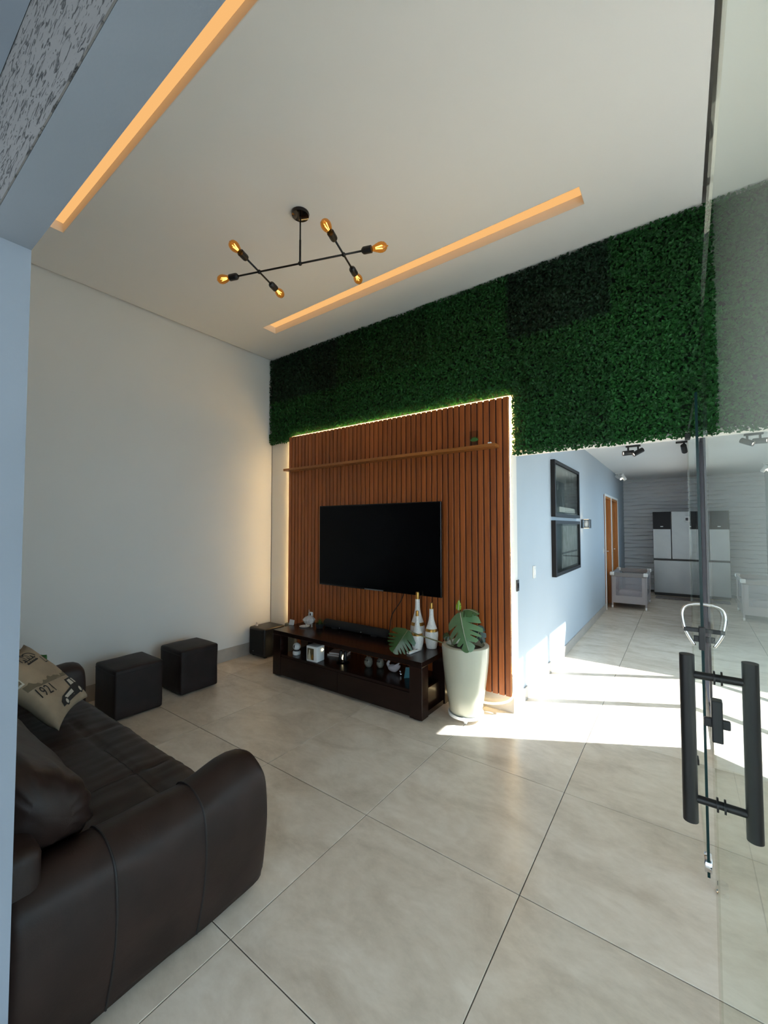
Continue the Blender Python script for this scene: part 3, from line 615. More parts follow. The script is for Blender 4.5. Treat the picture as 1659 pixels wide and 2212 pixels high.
# ================================================================ SUBWOOFER AND BOXES IN THE CORNER
t = thing('subwoofer', 'black subwoofer box standing on the floor in the corner', 'subwoofer', (-4.005, 3.17, 0))
obj('cabinet', bx(-4.148, -3.865, 3.02, 3.32, .012, .335, bev=.02, seg=4), 'black', t, True); obj('front_cloth', bx(-4.125, -3.888, 3.0165, 3.0195, .04, .31), 'speaker', t)
obj('indicator', lathe(B(), [(0, 0), (.005, 0), (.005, .003), (0, .003)], 12, (-4.06, 3.0163, .065), (0, -1, 0)), 'steel', t)
for x in (-4.12, -3.92):
    for y in (3.05, 3.26): obj('foot', bx(x, x+.03, y, y+.03, 0, .0125), 'black', t)
c = Vector((-4.085, 3.08, .335)); t = thing('plug_adapter', 'pale plug adapter with two upright prongs on the subwoofer', 'adapter', c); obj('block', bx(c.x-.018, c.x+.018, c.y-.012, c.y+.012, .3352, .352, bev=.004), 'paper', t)
for s in (-.008, .008):
    bm = B(); tube(bm, [c+Vector((s, 0, .0175)), c+Vector((s, 0, .042))], .0028, 8); obj('prong', bm, 'chrome', t)
t = thing('grey_case', 'grey rounded case on the floor between subwoofer and slatted panel', 'case', (-3.70, 3.29, 0)); obj('shell', bx(-3.815, -3.62, 3.262, 3.334, 0, .375, bev=.018, seg=3), 'greygreen', t, True); obj('lid_line', bx(-3.812, -3.623, 3.2612, 3.2625, .34, .344), 'black', t)

# ================================================================ PLANT POT WITH MONSTERA
pc = Vector((-1.405, 3.045, 0)); t = thing('plant_pot', 'tall glazed cream planter on a white saucer beside the television stand', 'plant pot', pc)
obj('pot', lathe(B(), [(0, .055), (.118, .055), (.128, .07), (.145, .18), (.165, .32), (.180, .46), (.1845, .555), (.184, .572), (.176, .578), (.150, .578), (.146, .570), (.143, .535), (0, .535)], 56, pc), 'pot', t, 'auto')
sc = obj('saucer', lathe(B(), [(0, .028), (.125, .026), (.136, .034), (.139, .056), (.134, .058), (.128, .0505), (0, .0505)], 48, pc), 'whitegloss', t, 'auto')
for q in range(4):
    an = 2*PI*q/4-1.15; p = pc+Vector((math.cos(an)*.105, math.sin(an)*.105, 0)); bm = bx(p.x-.014, p.x+.014, p.y-.010, p.y+.010, .012, .0275); lathe(bm, [(0, -.009), (.0125, -.009), (.0125, .009), (0, .009)], 14, (p.x, p.y, .0125), (1, .3, 0)); obj('castor', bm, 'white', sc)
obj('soil', lathe(B(), [(0, .549), (.07, .552), (.1432, .540), (.1432, .5355), (0, .5355)], 30, pc), 'soil', t)
mo = thing('monstera_plant', 'monstera plant with split leaves growing in the cream planter', 'plant', (pc.x, pc.y, .545))
def monstera(base_, tip, normal, width, col, curl=.35, cuts=5, fold=.25, seed=0):
    """split leaf: midrib from base_ to tip, lobes cut in from the margin"""
    rr = random.Random(seed); b0, tp_ = Vector(base_), Vector(tip); ax = tp_-b0; L = ax.length; ax.normalize(); nrm = Vector(normal); nrm = (nrm-ax*nrm.dot(ax)).normalized(); sd_ = ax.cross(nrm)
    NT, NS = 72, 9; v, f = [], []
    cutc = [[.18+.62*(i+.5+rr.uniform(-.12, .12))/cuts for i in range(cuts)] for _ in (0, 1)]
    def wid(t_): return width*(.62+.38*math.sin(PI*min(1, t_*1.25+.12))) * (1-t_**3.2)**.75 * min(1, (.25+t_*6))
    for si, sg in enumerate((1, -1)):
        st = len(v)
        for i in range(NT+1):
            t_ = i/NT; cut = 1.0
            for cc in cutc[si]:
                x_ = abs(t_-cc)/.036
                if x_ < 1: cut = min(cut, .26+.74*x_**.9)
            w = wid(t_)*cut
            for j in range(NS+1):
                s_ = j/NS*w; along = t_*L+s_*(.42+.35*t_)-.12*L*(1-t_)**3*(s_/max(width, 1e-6))*2.2
                drop = -curl*L*(along/L-.35)**2*.8-fold*s_*(.6+.4*math.sin(9*t_+seed))-.9*s_*s_/max(width, .01)*curl
                v.append(b0+ax*along+sd_*sg*s_+nrm*drop)
        for i in range(NT):
            for j in range(NS):
                a_ = st+i*(NS+1)+j; q = (a_, a_+1, a_+NS+2, a_+NS+1); f.append(q if sg > 0 else q[::-1])
    off_ = base(mo); me = bpy.data.meshes.new('leaf'); me.from_pydata([tuple(p-off_) for p in v], [], f); me.materials.append(MT['monstera']); me.polygons.foreach_set('use_smooth', [True]*len(f))
    o = bpy.data.objects.new('leaf', me); COL.objects.link(o); o.parent = mo; o.color = (*col, 1); WL[o.name] = off_
    bm = B(); pts = []
    for i in range(0, 15):
        al = i/14*L*.97; pts.append(b0+ax*al+nrm*(-curl*L*(al/L-.35)**2*.8+.0012))
    tube(bm, pts, [.0032-.0022*i/14 for i in range(15)], 6); obj('midrib', bm, 'inkl' if col[1] > .12 else 'stem', o)
    return o
def stem(pts, r=.005):
    bm = B(); pp = spline(pts, 6, False); tube(bm, pp, [r*(1.25-.5*i/len(pp)) for i in range(len(pp))], 8); obj('stem', bm, 'stem', mo, True)
G1, G2, G3 = (.020, .052, .010), (.10, .19, .085), (.24, .40, .03)
lb = ony(881, 1361, 2.78); lt = ony(848, 1408, 2.66)
monstera(lb, lt, (.35, -.9, .25), .115, G1, curl=.25, cuts=5, fold=.12, seed=2)
stem([(-1.48, 3.02, .545), (-1.56, 2.97, .575), tuple((np.array([-1.62, 2.9, .60])+lb)/2*1.0), tuple(lb)])
l2 = ony(993, 1322, 2.98); l2t = ony(1009, 1404, 2.83)
monstera(l2, l2t, (.15, -.9, .35), .135, G2, curl=.45, cuts=4, fold=.22, seed=5)
stem([(-1.40, 3.05, .545), (-1.39, 3.10, .70), (-1.40, 3.07, .83), tuple(l2)])
l3 = ony(1000, 1316, 3.02); monstera(l3, ony(1030, 1318, 2.93), (-.2, -.35, .9), .055, (.07, .15, .05), curl=.6, cuts=2, fold=.5, seed=8)
l4 = ony(991, 1297, 3.05); monstera(ony(990, 1318, 3.06), l4, (.2, -.9, .1), .022, G3, curl=.2, cuts=1, fold=.2, seed=3)
monstera(ony(983, 1338, 3.04), ony(976, 1354, 3.0), (.3, -.9, .2), .022, G3, curl=.2, cuts=1, fold=.2, seed=4)
l5 = ony(1032, 1352, 3.16); monstera(l5, ony(1046, 1392, 3.15), (.5, -.8, .2), .05, (.030, .050, .040), curl=.3, cuts=2, fold=.4, seed=6); stem([(-1.36, 3.08, .545), (-1.33, 3.13, .66), tuple(l5)], .004)
l6 = ony(971, 1374, 3.02); monstera(l6, ony(957, 1376, 3.0), (.1, -.9, .4), .035, (.018, .045, .012), curl=.2, cuts=2, fold=.2, seed=9); stem([(-1.50, 3.02, .545), (-1.51, 3.02, .58), tuple(l6)], .006)
stem([(-1.45, 3.06, .545), (-1.45, 3.08, .66), (-1.47, 3.06, .76), tuple(ony(990, 1318, 3.06))], .004)

# ================================================================ CHANDELIER
HZ = 3.26; hub = Vector((-2.017, 1.837, HZ)); bd = Vector((.587, .206, 0)).normalized(); cd = Vector((-bd.y, bd.x, 0))
ch = thing('pendant_chandelier', 'black pipe pendant lamp with six amber filament bulbs', 'pendant lamp', (hub.x, hub.y, ZC))
obj('canopy', lathe(B(), [(0, ZC-.001), (.058, ZC-.001), (.060, ZC-.008), (.056, ZC-.022), (.02, ZC-.028), (0, ZC-.028)], 36, (hub.x, hub.y, 0)), 'blackg', ch, 'auto')
bm = B(); tube(bm, [(hub.x, hub.y, ZC-.028), (hub.x, hub.y, HZ+.16)], .005, 10); obj('rod', bm, 'blackm', ch, True)
bm = B(); tube(bm, [(hub.x, hub.y, HZ+.16), (hub.x, hub.y, HZ)], .0068, 10); obj('rod', bm, 'blackm', ch, True)
j1, j2 = hub-bd*.312, hub+bd*.312
bm = B(); tube(bm, [hub-bd*.485, hub+bd*.44], .0062, 10); obj('main_bar', bm, 'blackm', ch, True)
for j in (j1, j2):
    bm = B(); tube(bm, [j-cd*.145, j+cd*.145], .0062, 10); obj('cross_bar', bm, 'blackm', ch, True)
for j in (hub, j1, j2):
    bm = B(); bmesh.ops.create_uvsphere(bm, u_segments=14, v_segments=10, radius=.014); bmesh.ops.translate(bm, verts=bm.verts, vec=j); obj('joint', bm, 'blackm', ch, True)
def lamp_end(p, d):
    s = obj('socket', lathe(B(), [(0, -.004), (.012, -.004), (.021, .006), (.0225, .014), (.0225, .062), (.018, .064), (0, .062)], 22, p, d), 'black', ch, 'auto')
    obj('bulb', lathe(B(), [(.0145, .062), (.016, .072), (.0235, .092), (.0305, .115), (.031, .130), (.026, .148), (.014, .160), (.005, .163), (.003, .170), (0, .171)], 24, p, d), 'amber', s, True)
    a, b_ = frame_axes(d); bm = B()
    for q in range(4):
        an = 2*PI*q/4+.4; o1 = (a*math.cos(an)+b_*math.sin(an)); tube(bm, [p+d*.088+o1*.005, p+d*.132+o1*.011], .0016, 6)
    obj('filament', bm, 'fil', s)
for p, d in ((hub-bd*.485, -bd), (hub+bd*.44, bd), (j1-cd*.145, -cd), (j1+cd*.145, cd), (j2-cd*.145, -cd), (j2+cd*.145, cd)): lamp_end(p, d)

# ================================================================ SOFA
sf = thing('sofa', 'dark brown leather sofa with rounded arms against the front wall', 'sofa', (-2.5, .68, 0))
def wob(bm, amp, sc, st=(1, 1, 1), seed=0):
    for v_ in bm.verts:
        q = Vector((v_.co.x*st[0], v_.co.y*st[1], v_.co.z*st[2]))*sc+Vector((seed, seed*2, 0)); v_.co += noise.noise_vector(q)*amp
prof = [(-1.452, .035), (-1.426, .16), (-1.411, .32), (-1.421, .45), (-1.456, .502), (-1.52, .530), (-1.60, .516), (-1.628, .46), (-1.632, .30), (-1.632, .035)]
def arm(mx=None):
    pp = spline(prof[:-1], 4, False)+[np.array(prof[-1])]
    mid = np.array([-1.525, .28]); secs = []
    for y, zs, ins in ((.315, 1, 0), (.42, 1, 0), (.55, 1, 0), (.70, 1, 0), (.84, 1.0, 0), (.92, 1.02, 0), (1.0, 1.055, 0), (1.05, 1.065, .002), (1.09, 1.055, .010), (1.115, 1.03, .026), (1.13, .985, .055), (1.135, .92, .09)):
        r = []
        for x, z in pp:
            x2 = mid[0]+(x-mid[0])*(1-ins*1.6); z2 = .035+(z-.035)*zs; z2 = z2 if z2 > .06 else z2+ins*.25
            if mx is not None: x2 = mx-x2
            r.append(Vector((x2, y, z2)))
        secs.append(r)
    return secs
for n, mx in enumerate((None, -5.01)):
    bm = loft(B(), arm(mx)); bmesh.ops.subdivide_edges(bm, edges=[e for e in bm.edges if abs((e.verts[0].co-e.verts[1].co).y) > .05], cuts=2)
    wob(bm, .006, 6, seed=n*3.3); a_ = obj('armrest', bm, 'leather', sf, True)
    pp = spline(prof[:-1], 4, False)
    for ys_ in ((.845, .555) if n == 0 else (.845,)):
        bm = B(); tube(bm, [((x if mx is None else mx-x)+(.0015 if mx is None else -.0015), ys_+.012*math.sin(z*5), z+.002) for x, z in pp], .0038, 6); obj('seam', bm, 'seam', a_)
obj('base_frame', bx(-3.375, -1.635, .33, 1.035, .045, .24, bev=.012), 'leather', sf, True)
bm = B(); bmesh.ops.create_grid(bm, x_segments=90, y_segments=40, size=.5)
def seat_z(x, y):
    z = .428+.010*math.sin((y-.5)*5)
    for xs_ in (-1.96, -2.51, -3.06): z -= .010*math.exp(-((x-xs_)/.012)**2)
    z -= .008*math.exp(-((y-.845)/.012)**2)*(1 if (x > -2.9) else 0)
    z += .010*noise.noise(Vector((x*2.2, y*9+x*3, 1.3)))+.005*noise.noise(Vector((x*26, y*5, 4)))
    e = max(0, y-.98)/.08; z -= .075*e*e
    return z
for v_ in bm.verts: v_.co.x = -3.385+(v_.co.x+.5)*1.765; v_.co.y = .36+(v_.co.y+.5)*.70; v_.co.z = seat_z(v_.co.x, v_.co.y)
r = bmesh.ops.extrude_face_region(bm, geom=list(bm.faces)); bmesh.ops.translate(bm, verts=[g for g in r['geom'] if isinstance(g, bmesh.types.BMVert)], vec=(0, -.008, -.12)); 
se = obj('seat', bm, 'leather', sf, True)
for xs_ in (-1.96, -2.51, -3.06):
    obj('seam', tube(B(), [(xs_, y, seat_z(xs_, y)+.002) for y in np.linspace(.5, 1.04, 24)], .0028, 5), 'seam', se)
obj('seam', tube(B(), [(x, .845, seat_z(x, .845)+.002) for x in np.linspace(-1.75, -2.28, 24)], .0028, 5), 'seam', se)
obj('backrest', bx(-3.58, -1.46, .302, .40, .06, .62, bev=.03, seg=3), 'leather', sf, True)
# back cushions: puffy rolls with pleated ends
def back_cushion(xa, xb, name='back_cushion'):
    sec = [(.335, .50), (.45, .468), (.555, .505), (.572, .57), (.545, .65), (.46, .735), (.37, .79), (.325, .75), (.318, .62)]
    ring = spline(sec, 6); cen = np.array([.44, .62]); secs = []; n = 30
    for i in range(n+1):
        u = i/n; x = xb+(xa-xb)*u; e = min(u, 1-u)*(xb-xa)
        k_ = 1-.55*max(0, 1-e/.10)**2.4
        r = []
        for q, p in enumerate(ring):
            pl = .022*max(0, 1-e/.24)*math.sin(q*1.35+.6*math.sin(q*.9))*(e/.24+.35) if e < .24 else 0
            d2 = np.array(p)-cen; p2 = cen+d2*(k_+pl*4)
            r.append(Vector((x, p2[0], max(p2[1], .452 if x < -1.64 else .530))))
        secs.append(r)
    bm = loft(B(), secs); wob(bm, .010, 5, seed=xa); return obj(name, bm, 'leather', sf, True)
back_cushion(-2.46, -1.565); back_cushion(-3.42, -2.47)
for x in (-3.5, -1.62):
    for y in (.36, .96): obj('foot', lathe(B(), [(0, 0), (.02, 0), (.024, .05), (0, .05)], 14, (x, y, 0)), 'black', sf)

# printed cushion
def cushion(Rr, Bb, T, name, label, mat, thick=.055):
    Rr, Bb, T = Vector(Rr), Vector(Bb), Vector(T); e1 = Rr-Bb; e2 = T-Rr; e2 -= e1*(e2.dot(e1)/e1.length_squared); L1, L2 = e1.length, e2.length; e1n, e2n = e1.normalized(), e2.normalized(); nn = e1n.cross(e2n)
    if nn.dot(Vector(CAM)-Rr) < 0: nn = -nn
    t = thing(name, label, 'cushion', Bb)
    def srf(u, v_, side=1, lift=0):
        a = 2*u-1; c = 2*v_-1; pin = 1-.13*(1-abs(c)**2)*abs(a)**3; pin2 = 1-.13*(1-abs(a)**2)*abs(c)**3
        h = thick*max(0, (1-a**4)*(1-c**4))**.55+.004*noise.noise(Vector((u*6, v_*6, side)))
        return Bb+e1*(.5+.5*a*pin)+e2*(.5+.5*c*pin2)+nn*(side*h+lift)
    bm = B(); Nn = 30; grid = {}
    for s in (1, -1):
        for i in range(Nn+1):
            for j in range(Nn+1):
                if s == -1 and (i in (0, Nn) or j in (0, Nn)): grid[s, i, j] = grid[1, i, j]
                else: grid[s, i, j] = bm.verts.new(srf(i/Nn, j/Nn, s))
        for i in range(Nn):
            for j in range(Nn):
                q = [grid[s, i, j], grid[s, i+1, j], grid[s, i+1, j+1], grid[s, i, j+1]]; bm.faces.new(q if s > 0 else q[::-1])
    obj('cover', bm, mat, t, True); return t, srf
cu, srf = cushion((-2.90, .985, .49), (-2.535, .737, .49), (-3.10, .73, .83), 'printed_cushion', 'beige linen cushion printed with 1921, a crown and an old car', 'cushion')
def mapped(polys, lift, mat, name):
    bm = B()
    for pts in polys:
        try: bm.faces.new([bm.verts.new((x, y, 0)) for x, y in pts])
        except Exception: pass
    bmesh.ops.triangulate(bm, faces=bm.faces)
    bmesh.ops.subdivide_edges(bm, edges=[e for e in bm.edges if e.calc_length() > .05], cuts=3, use_grid_fill=True)
    bmesh.ops.triangulate(bm, faces=bm.faces)
    for v_ in bm.verts: v_.co = srf(v_.co.x, v_.co.y, 1, lift)
    obj(name, bm, mat, cu)
def text_mapped(s, x, y, size, rot, mat, lift=.0016):
    c = bpy.data.curves.new('t', 'FONT'); c.body = s; c.size = size; c.resolution_u = 3; to = bpy.data.objects.new('t', c); COL.objects.link(to)
    dg = bpy.context.evaluated_depsgraph_get(); me = to.evaluated_get(dg).to_mesh(); bm = B(); bm.from_mesh(me); bpy.data.objects.remove(to); bpy.data.curves.remove(c)
    bmesh.ops.triangulate(bm, faces=bm.faces); cr, sr = math.cos(rot), math.sin(rot)
    for v_ in bm.verts: X_, Y_ = v_.co.x*cr-v_.co.y*sr+x, v_.co.x*sr+v_.co.y*cr+y; v_.co = srf(X_, Y_, 1, lift)
    obj('print_lettering', bm, mat, cu)
# u runs along the lower edge towards the floor-side corner, v up the cushion
text_mapped('1921', .06, .375, .175, -.14, 'ink'); text_mapped('LM', .72, .66, .15, -.1, 'ink')
def stroke(pts, w):
    out = []
    for (x0, y0), (x1, y1) in zip(pts, pts[1:]):
        L_ = math.hypot(x1-x0, y1-y0); nx, ny = -(y1-y0)/L_*w/2, (x1-x0)/L_*w/2
        out.append([(x0+nx, y0+ny), (x1+nx, y1+ny), (x1-nx, y1-ny), (x0-nx, y0-ny)])
    return out
def arc(cx_, cy_, rx, ry, a0, a1, n=9): return [(cx_+rx*math.cos(a0+(a1-a0)*i/n), cy_+ry*math.sin(a0+(a1-a0)*i/n)) for i in range(n+1)]
crown = stroke([(.42, .755), (.68, .755)], .022)+stroke([(.415, .795), (.685, .795)], .014)+[[(x-.008, .767), (x+.008, .767), (x+.008, .783), (x-.008, .783)] for x in (.45, .50, .55, .60, .65)]
crown += stroke(arc(.49, .80, .095, .115, PI*.98, PI*.25), .017)+stroke(arc(.61, .80, .095, .115, PI*.02, PI*.75), .017)+stroke(arc(.55, .80, .05, .13, PI*.97, PI*.03), .014)
crown += [[(x-.018, .80), (x+.018, .80), (x+.010, .835), (x, .85), (x-.010, .835)] for x in (.46, .55, .64)]+[[(.535, .93), (.565, .93), (.565, .965), (.535, .965)]]
mapped(crown, .0016, 'ink', 'print_crown')
UP = lambda P_: [[(x, y+.075) for x, y in q] for q in P_]
carb = [[(.24, .05), (.93, .03), (.96, .09), (.95, .17), (.90, .27), (.66, .29), (.62, .18), (.34, .16), (.25, .12)]]
mapped(UP(carb), .0016, 'ink', 'print_car'); mapped(UP([[(.67, .19), (.77, .185), (.77, .26), (.69, .265)], [(.80, .18), (.90, .17), (.875, .25), (.80, .255)], [(.36, .10), (.60, .10), (.60, .15), (.38, .14)]]), .0026, 'inkl', 'print_car')
def disc(x, y, r, n=16): return [(x+r*math.cos(2*PI*i/n), y+r*math.sin(2*PI*i/n)) for i in range(n)]
mapped(UP([disc(.79, .075, .062), disc(.36, .075, .056)]), .0028, 'ink', 'print_car'); mapped(UP([disc(.79, .075, .036), disc(.36, .075, .032)]), .0036, 'inkl', 'print_car')
sky_ = [(.04, .51)]+[(.04+.82*i/24, .545-.13*i/24+.045*rng.random()+.02*math.sin(i*.6)) for i in range(25)]+[(.86, .39)]
mapped([sky_], .0014, 'ink2', 'print_skyline'); mapped([[(.02, .60), (.10, .60), (.10, .70), (.02, .70)]], .0014, 'inkl', 'print_stamp'); mapped([[(.03, .62), (.08, .62), (.085, .66), (.04, .68)]], .0022, 'ink2', 'print_stamp')
gT = Vector(onz(88, 1411, .72)); gL = Vector(onz(2, 1391, .745)); gR = gT+Vector((.03, .03, -.27))
cushion(gR, gR+(gL-gT).normalized()*.34, gT, 'green_cushion', 'plain green cushion tucked behind the printed linen cushion', 'green', .035)

# ================================================================ OTTOMANS
def ottoman(x0, x1, y0, y1, h, label):
    t = thing('ottoman', label, 'ottoman', ((x0+x1)/2, (y0+y1)/2, 0), 'dark leather cube ottomans')
    bm = bx(x0, x1, y0, y1, .012, h, bev=.016, seg=3); bmesh.ops.subdivide_edges(bm, edges=[e for e in bm.edges if e.calc_length() > .2], cuts=6, use_grid_fill=True)
    for v_ in bm.verts:
        a, c = (v_.co.x-x0)/(x1-x0)*2-1, (v_.co.y-y0)/(y1-y0)*2-1
        if v_.co.z > h-.02: v_.co.z += .014*(1-a*a)*(1-c*c)
    wob(bm, .004, 7, seed=x0); o = obj('body', bm, 'leather2', t, True)
    bm = B(); e = .003
    tube(bm, [(x0+.012, y0-e+.003, h-.035), (x1-.012, y0-e+.003, h-.035)], .003, 5); tube(bm, [(x1+e-.003, y0+.012, h-.035), (x1+e-.003, y1-.012, h-.035)], .003, 5); obj('piping', bm, 'seam', o)
    for x in (x0+.04, x1-.07):
        for y in (y0+.04, y1-.07): obj('foot', bx(x, x+.03, y, y+.03, 0, .013), 'black', t)
ottoman(-3.93, -3.545, 1.375, 1.74, .395, 'dark brown leather cube ottoman standing next to the sofa')
ottoman(-3.99, -3.61, 1.925, 2.285, .395, 'dark brown leather cube ottoman standing farther from the sofa, nearer the subwoofer')

# ================================================================ GLASS DOORS
def glass_leaf(t, pa, pb, z0, z1, th, name='pane', clear_edge=False):
    """door glass: one reflecting sheet with a solid green rim of the real thickness"""
    a, b_ = Vector((*pa, 0)), Vector((*pb, 0)); d = (b_-a).normalized(); s = Vector((-d.y, d.x, 0))*th/2; bm = B()
    vs = [bm.verts.new(p+Vector((0, 0, z))) for z in (z0, z1) for p in (a-s, b_-s, b_+s, a+s)]
    F = [bm.faces.new([vs[i] for i in q]) for q in ((1, 2, 6, 5), (3, 0, 4, 7), (3, 2, 1, 0), (4, 5, 6, 7))]
    F[1].material_index = 1; F[0].material_index = F[2].material_index = F[3].material_index = 2
    if clear_edge: F[1].material_index = 2
    bm.faces.new([bm.verts.new(p+Vector((0, 0, z))) for p, z in ((a, z0), (b_, z0), (b_, z1), (a, z1))])
    return obj(name, bm, ['glass2', 'edge', 'clear'], t)
AX = .064
da = thing('front_glass_door', 'frameless clear glass front door with tall black bar handles, swung open', 'door', (AX, .94, 0))
glass_leaf(da, (.055, .315), (.0668, 1.578), .012, 2.188, .010, clear_edge=True)
hd = B(); tube(hd, [(AX-.0585, 1.26, .80), (AX-.0585, 1.26, 1.197)], .0155, 24); h1 = obj('handle_bar', hd, 'blackm', da, 'auto')
hd = B(); tube(hd, [(AX+.0585, 1.26, .80), (AX+.0585, 1.26, 1.197)], .0155, 24); obj('handle_bar', hd, 'blackm', da, 'auto')
for z in (1.15, .855):
    hd = B(); tube(hd, [(AX-.05, 1.26, z), (AX+.05, 1.26, z)], .009, 16); obj('handle_spacer', hd, 'blackm', da, 'auto')
    hd = B(); tube(hd, [(AX-.009, 1.26, z), (AX-.0052, 1.26, z)], .016, 18); tube(hd, [(AX+.0052, 1.26, z), (AX+.009, 1.26, z)], .016, 18); obj('handle_washer', hd, 'blackm', da, 'auto')
lk = obj('lock_plate', bx(AX-.011, AX+.011, 1.335, 1.365, .966, 1.07, bev=.003), 'black', da)
obj('lock_body', bx(AX-.026, AX+.026, 1.343, 1.357, 1.000, 1.022, bev=.003), 'black', lk)
for z in (.25, 2.0): obj('hinge', bx(.039, .071, .297, .37, z-.03, z+.03, bev=.003), 'chrome', da)
db = thing('hall_glass_door', 'frameless glass door with green edge swung open below the leaf wall', 'door', (.058, 2.8, 0))
pB0, pB1 = Vector((.067, 2.27, 0)), Vector((.048, 3.325, 0))
glass_leaf(db, (pB0.x, pB0.y), (pB1.x, pB1.y), .012, 2.105, .010)
lx = .066
lp = obj('lock_plate', bx(lx-.012, lx+.012, 2.262, 2.296, .972, 1.072, bev=.003), 'black', db); obj('lock_body', bx(lx-.030, lx+.030, 2.272, 2.286, 1.004, 1.03, bev=.003), 'black', lp)
obj('lock_bar', bx(lx-.064, lx+.064, 2.270, 2.284, 1.046, 1.064, bev=.002), 'black', lp)
bm = B(); tube(bm, spline([(lx-.026, 2.277, .988), (lx-.058, 2.277, 1.05), (lx-.069, 2.277, 1.12), (lx-.052, 2.277, 1.158), (lx, 2.277, 1.170), (lx+.052, 2.277, 1.158), (lx+.069, 2.277, 1.12), (lx+.058, 2.277, 1.05), (lx+.030, 2.277, .988)], 6, False), .0055, 10)
tag(obj('shackle_lock', bm, 'chrome', smooth=True, loc=(lx, 2.277, .988)), 'chrome loop-shaped shackle hooked on the hall glass door lock', 'shackle lock')
obj('bottom_clip', lathe(B(), [(0, -.013), (.036, -.013), (.038, -.010), (.038, .010), (.036, .013), (0, .013)], 28, (.0665, 2.302, .055), (1, -.018, 0)), 'chrome', db, 'auto')
for z in (.02, 2.072): obj('pivot_patch', bx(.034, .066, 3.26, 3.325, z, z+.034, bev=.003), 'blackm', db)
c = Vector((.110, 2.22, 0)); t = thing('door_stop', 'small chrome and black door stop on the floor by the glass doors', 'door stop', c); obj('base', lathe(B(), [(0, 0), (.022, 0), (.022, .006), (.012, .012), (.010, .05), (0, .052)], 20, c), 'chrome', t, 'auto'); obj('rubber_ring', lathe(B(), [(.010, .030), (.018, .032), (.018, .044), (.010, .046)], 20, c), 'black', t)

# ================================================================ HALL
def picture(y0, y1, z0, z1, label, art, mount):
    t = thing('picture_frame', label, 'picture', (XH, (y0+y1)/2, z0), 'black framed pictures on the hall wall'); d = .045; w = .038; x = XH+.0005
    for q in ((y0, y1, z1-w, z1), (y0, y1, z0, z0+w), (y0, y0+w, z0+w, z1-w), (y1-w, y1, z0+w, z1-w)): obj('frame_rail', bx(x, x+d, *q), 'frameblk', t)
    obj('backing', bx(x, x+.012, y0+w, y1-w, z0+w, z1-w), 'mount', t)
    obj('print', bx(x+.0125, x+.014, y0+w+mount, y1-w-.02, z0+w+.02, z1-w-.02), art, t)
    obj('glazing', bx(x+.030, x+.033, y0+w, y1-w, z0+w, z1-w), 'glass', t)
    return t
p1 = picture(4.64, 5.97, 1.615, 2.235, 'black framed dark abstract picture hanging uppermost on the hall wall', 'art1', .03)
obj('caption_strip', bx(XH+.0145, XH+.016, 4.95, 5.8, 1.675, 1.735), 'paper', p1)
p2 = picture(4.64, 5.97, .965, 1.575, 'black framed picture with painted pale reflection hanging below the dark one', 'art2', .36)  # pale right part is a reflection put into the print colour
obj('print_bar', bx(XH+.0145, XH+.016, 5.05, 5.90, 1.185, 1.205), 'mount', p2)
y, z = 6.33, 1.545; t = thing('wall_sconce', 'black box-shaped wall lamp beside the framed pictures', 'wall lamp', (XH, y, z))
obj('back_plate', bx(XH+.0005, XH+.012, y-.05, y+.05, z-.06, z+.06), 'black', t)
for q in ((z+.052, z+.06), (z-.06, z-.052)): obj('frame', bx(XH+.0122, XH+.115, y-.05, y+.05, *q), 'black', t)
obj('frame', bx(XH+.107, XH+.115, y-.05, y+.05, z-.052, z+.052), 'black', t); obj('lamp_core', lathe(B(), [(0, -.05), (.03, -.05), (.034, 0), (.03, .05), (0, .05)], 20, (XH+.06, y, z)), 'white', t, True)
for s in (-1, 1): obj('lens', bx(XH+.03, XH+.09, y-.03, y+.03, z+s*.0605-.0008, z+s*.0605+.0008), 'sconce', t)
def plate(y, z, h, w, label, mat, mat2, name, cat):
    t = thing(name, label, cat, (XH, y, z)); obj('plate', bx(XH+.0005, XH+.009, y-w/2, y+w/2, z-h/2, z+h/2, bev=.002), mat, t); obj('rocker', bx(XH+.0092, XH+.013, y-w*.22, y+w*.22, z-h*.22, z+h*.22, bev=.001), mat2, t)
plate(3.975, 1.08, .115, .075, 'white light switch plate on the hall wall below the pictures', 'whitegloss', 'white', 'light_switch', 'switch')
plate(3.485, 1.01, .095, .055, 'black door strike plate on the end of the hall wall', 'black', 'blackg', 'strike_plate', 'strike plate')
plate(8.28, 1.08, .12, .075, 'white light switch plate next to the wooden hall doors', 'whitegloss', 'white', 'light_switch', 'switch')
# ceiling spotlights
def spots(x, y, label, heads, mat):
    z = 2.65; t = thing('spotlight', label, 'spotlight', (x, y, z), 'swivel ceiling spotlights')
    obj('rose', bx(x-.09, x+.09, y-.025, y+.025, z-.022, z-.0005, bev=.003), mat, t)
    for dx, d in heads:
        d = Vector(d).normalized(); p = Vector((x+dx, y, z-.10)); bm = B(); tube(bm, [(x+dx, y, z-.022), (x+dx, y, z-.10)], .012, 10); obj('stem', bm, mat, t)
        h = obj('head', lathe(B(), [(0, -.07), (.032, -.07), (.034, -.066), (.034, .07), (.028, .07), (.026, .05), (0, .05)], 22, p, d), mat, t, 'auto'); obj('lens', lathe(B(), [(0, .052), (.024, .052), (.024, .054), (0, .055)], 18, p, d), 'spot', h)
spots(-.52, 6.72, 'black two-headed swivel spotlight nearer the hall wall, heads towards the pictures', [(-.06, (-.9, -.45, -.1)), (.06, (-.75, -.35, -.45))], 'black')
spots(.06, 6.78, 'black swivel spotlight nearer the sliding glass, facing the kitchen', [(0, (.1, .95, -.5))], 'black')
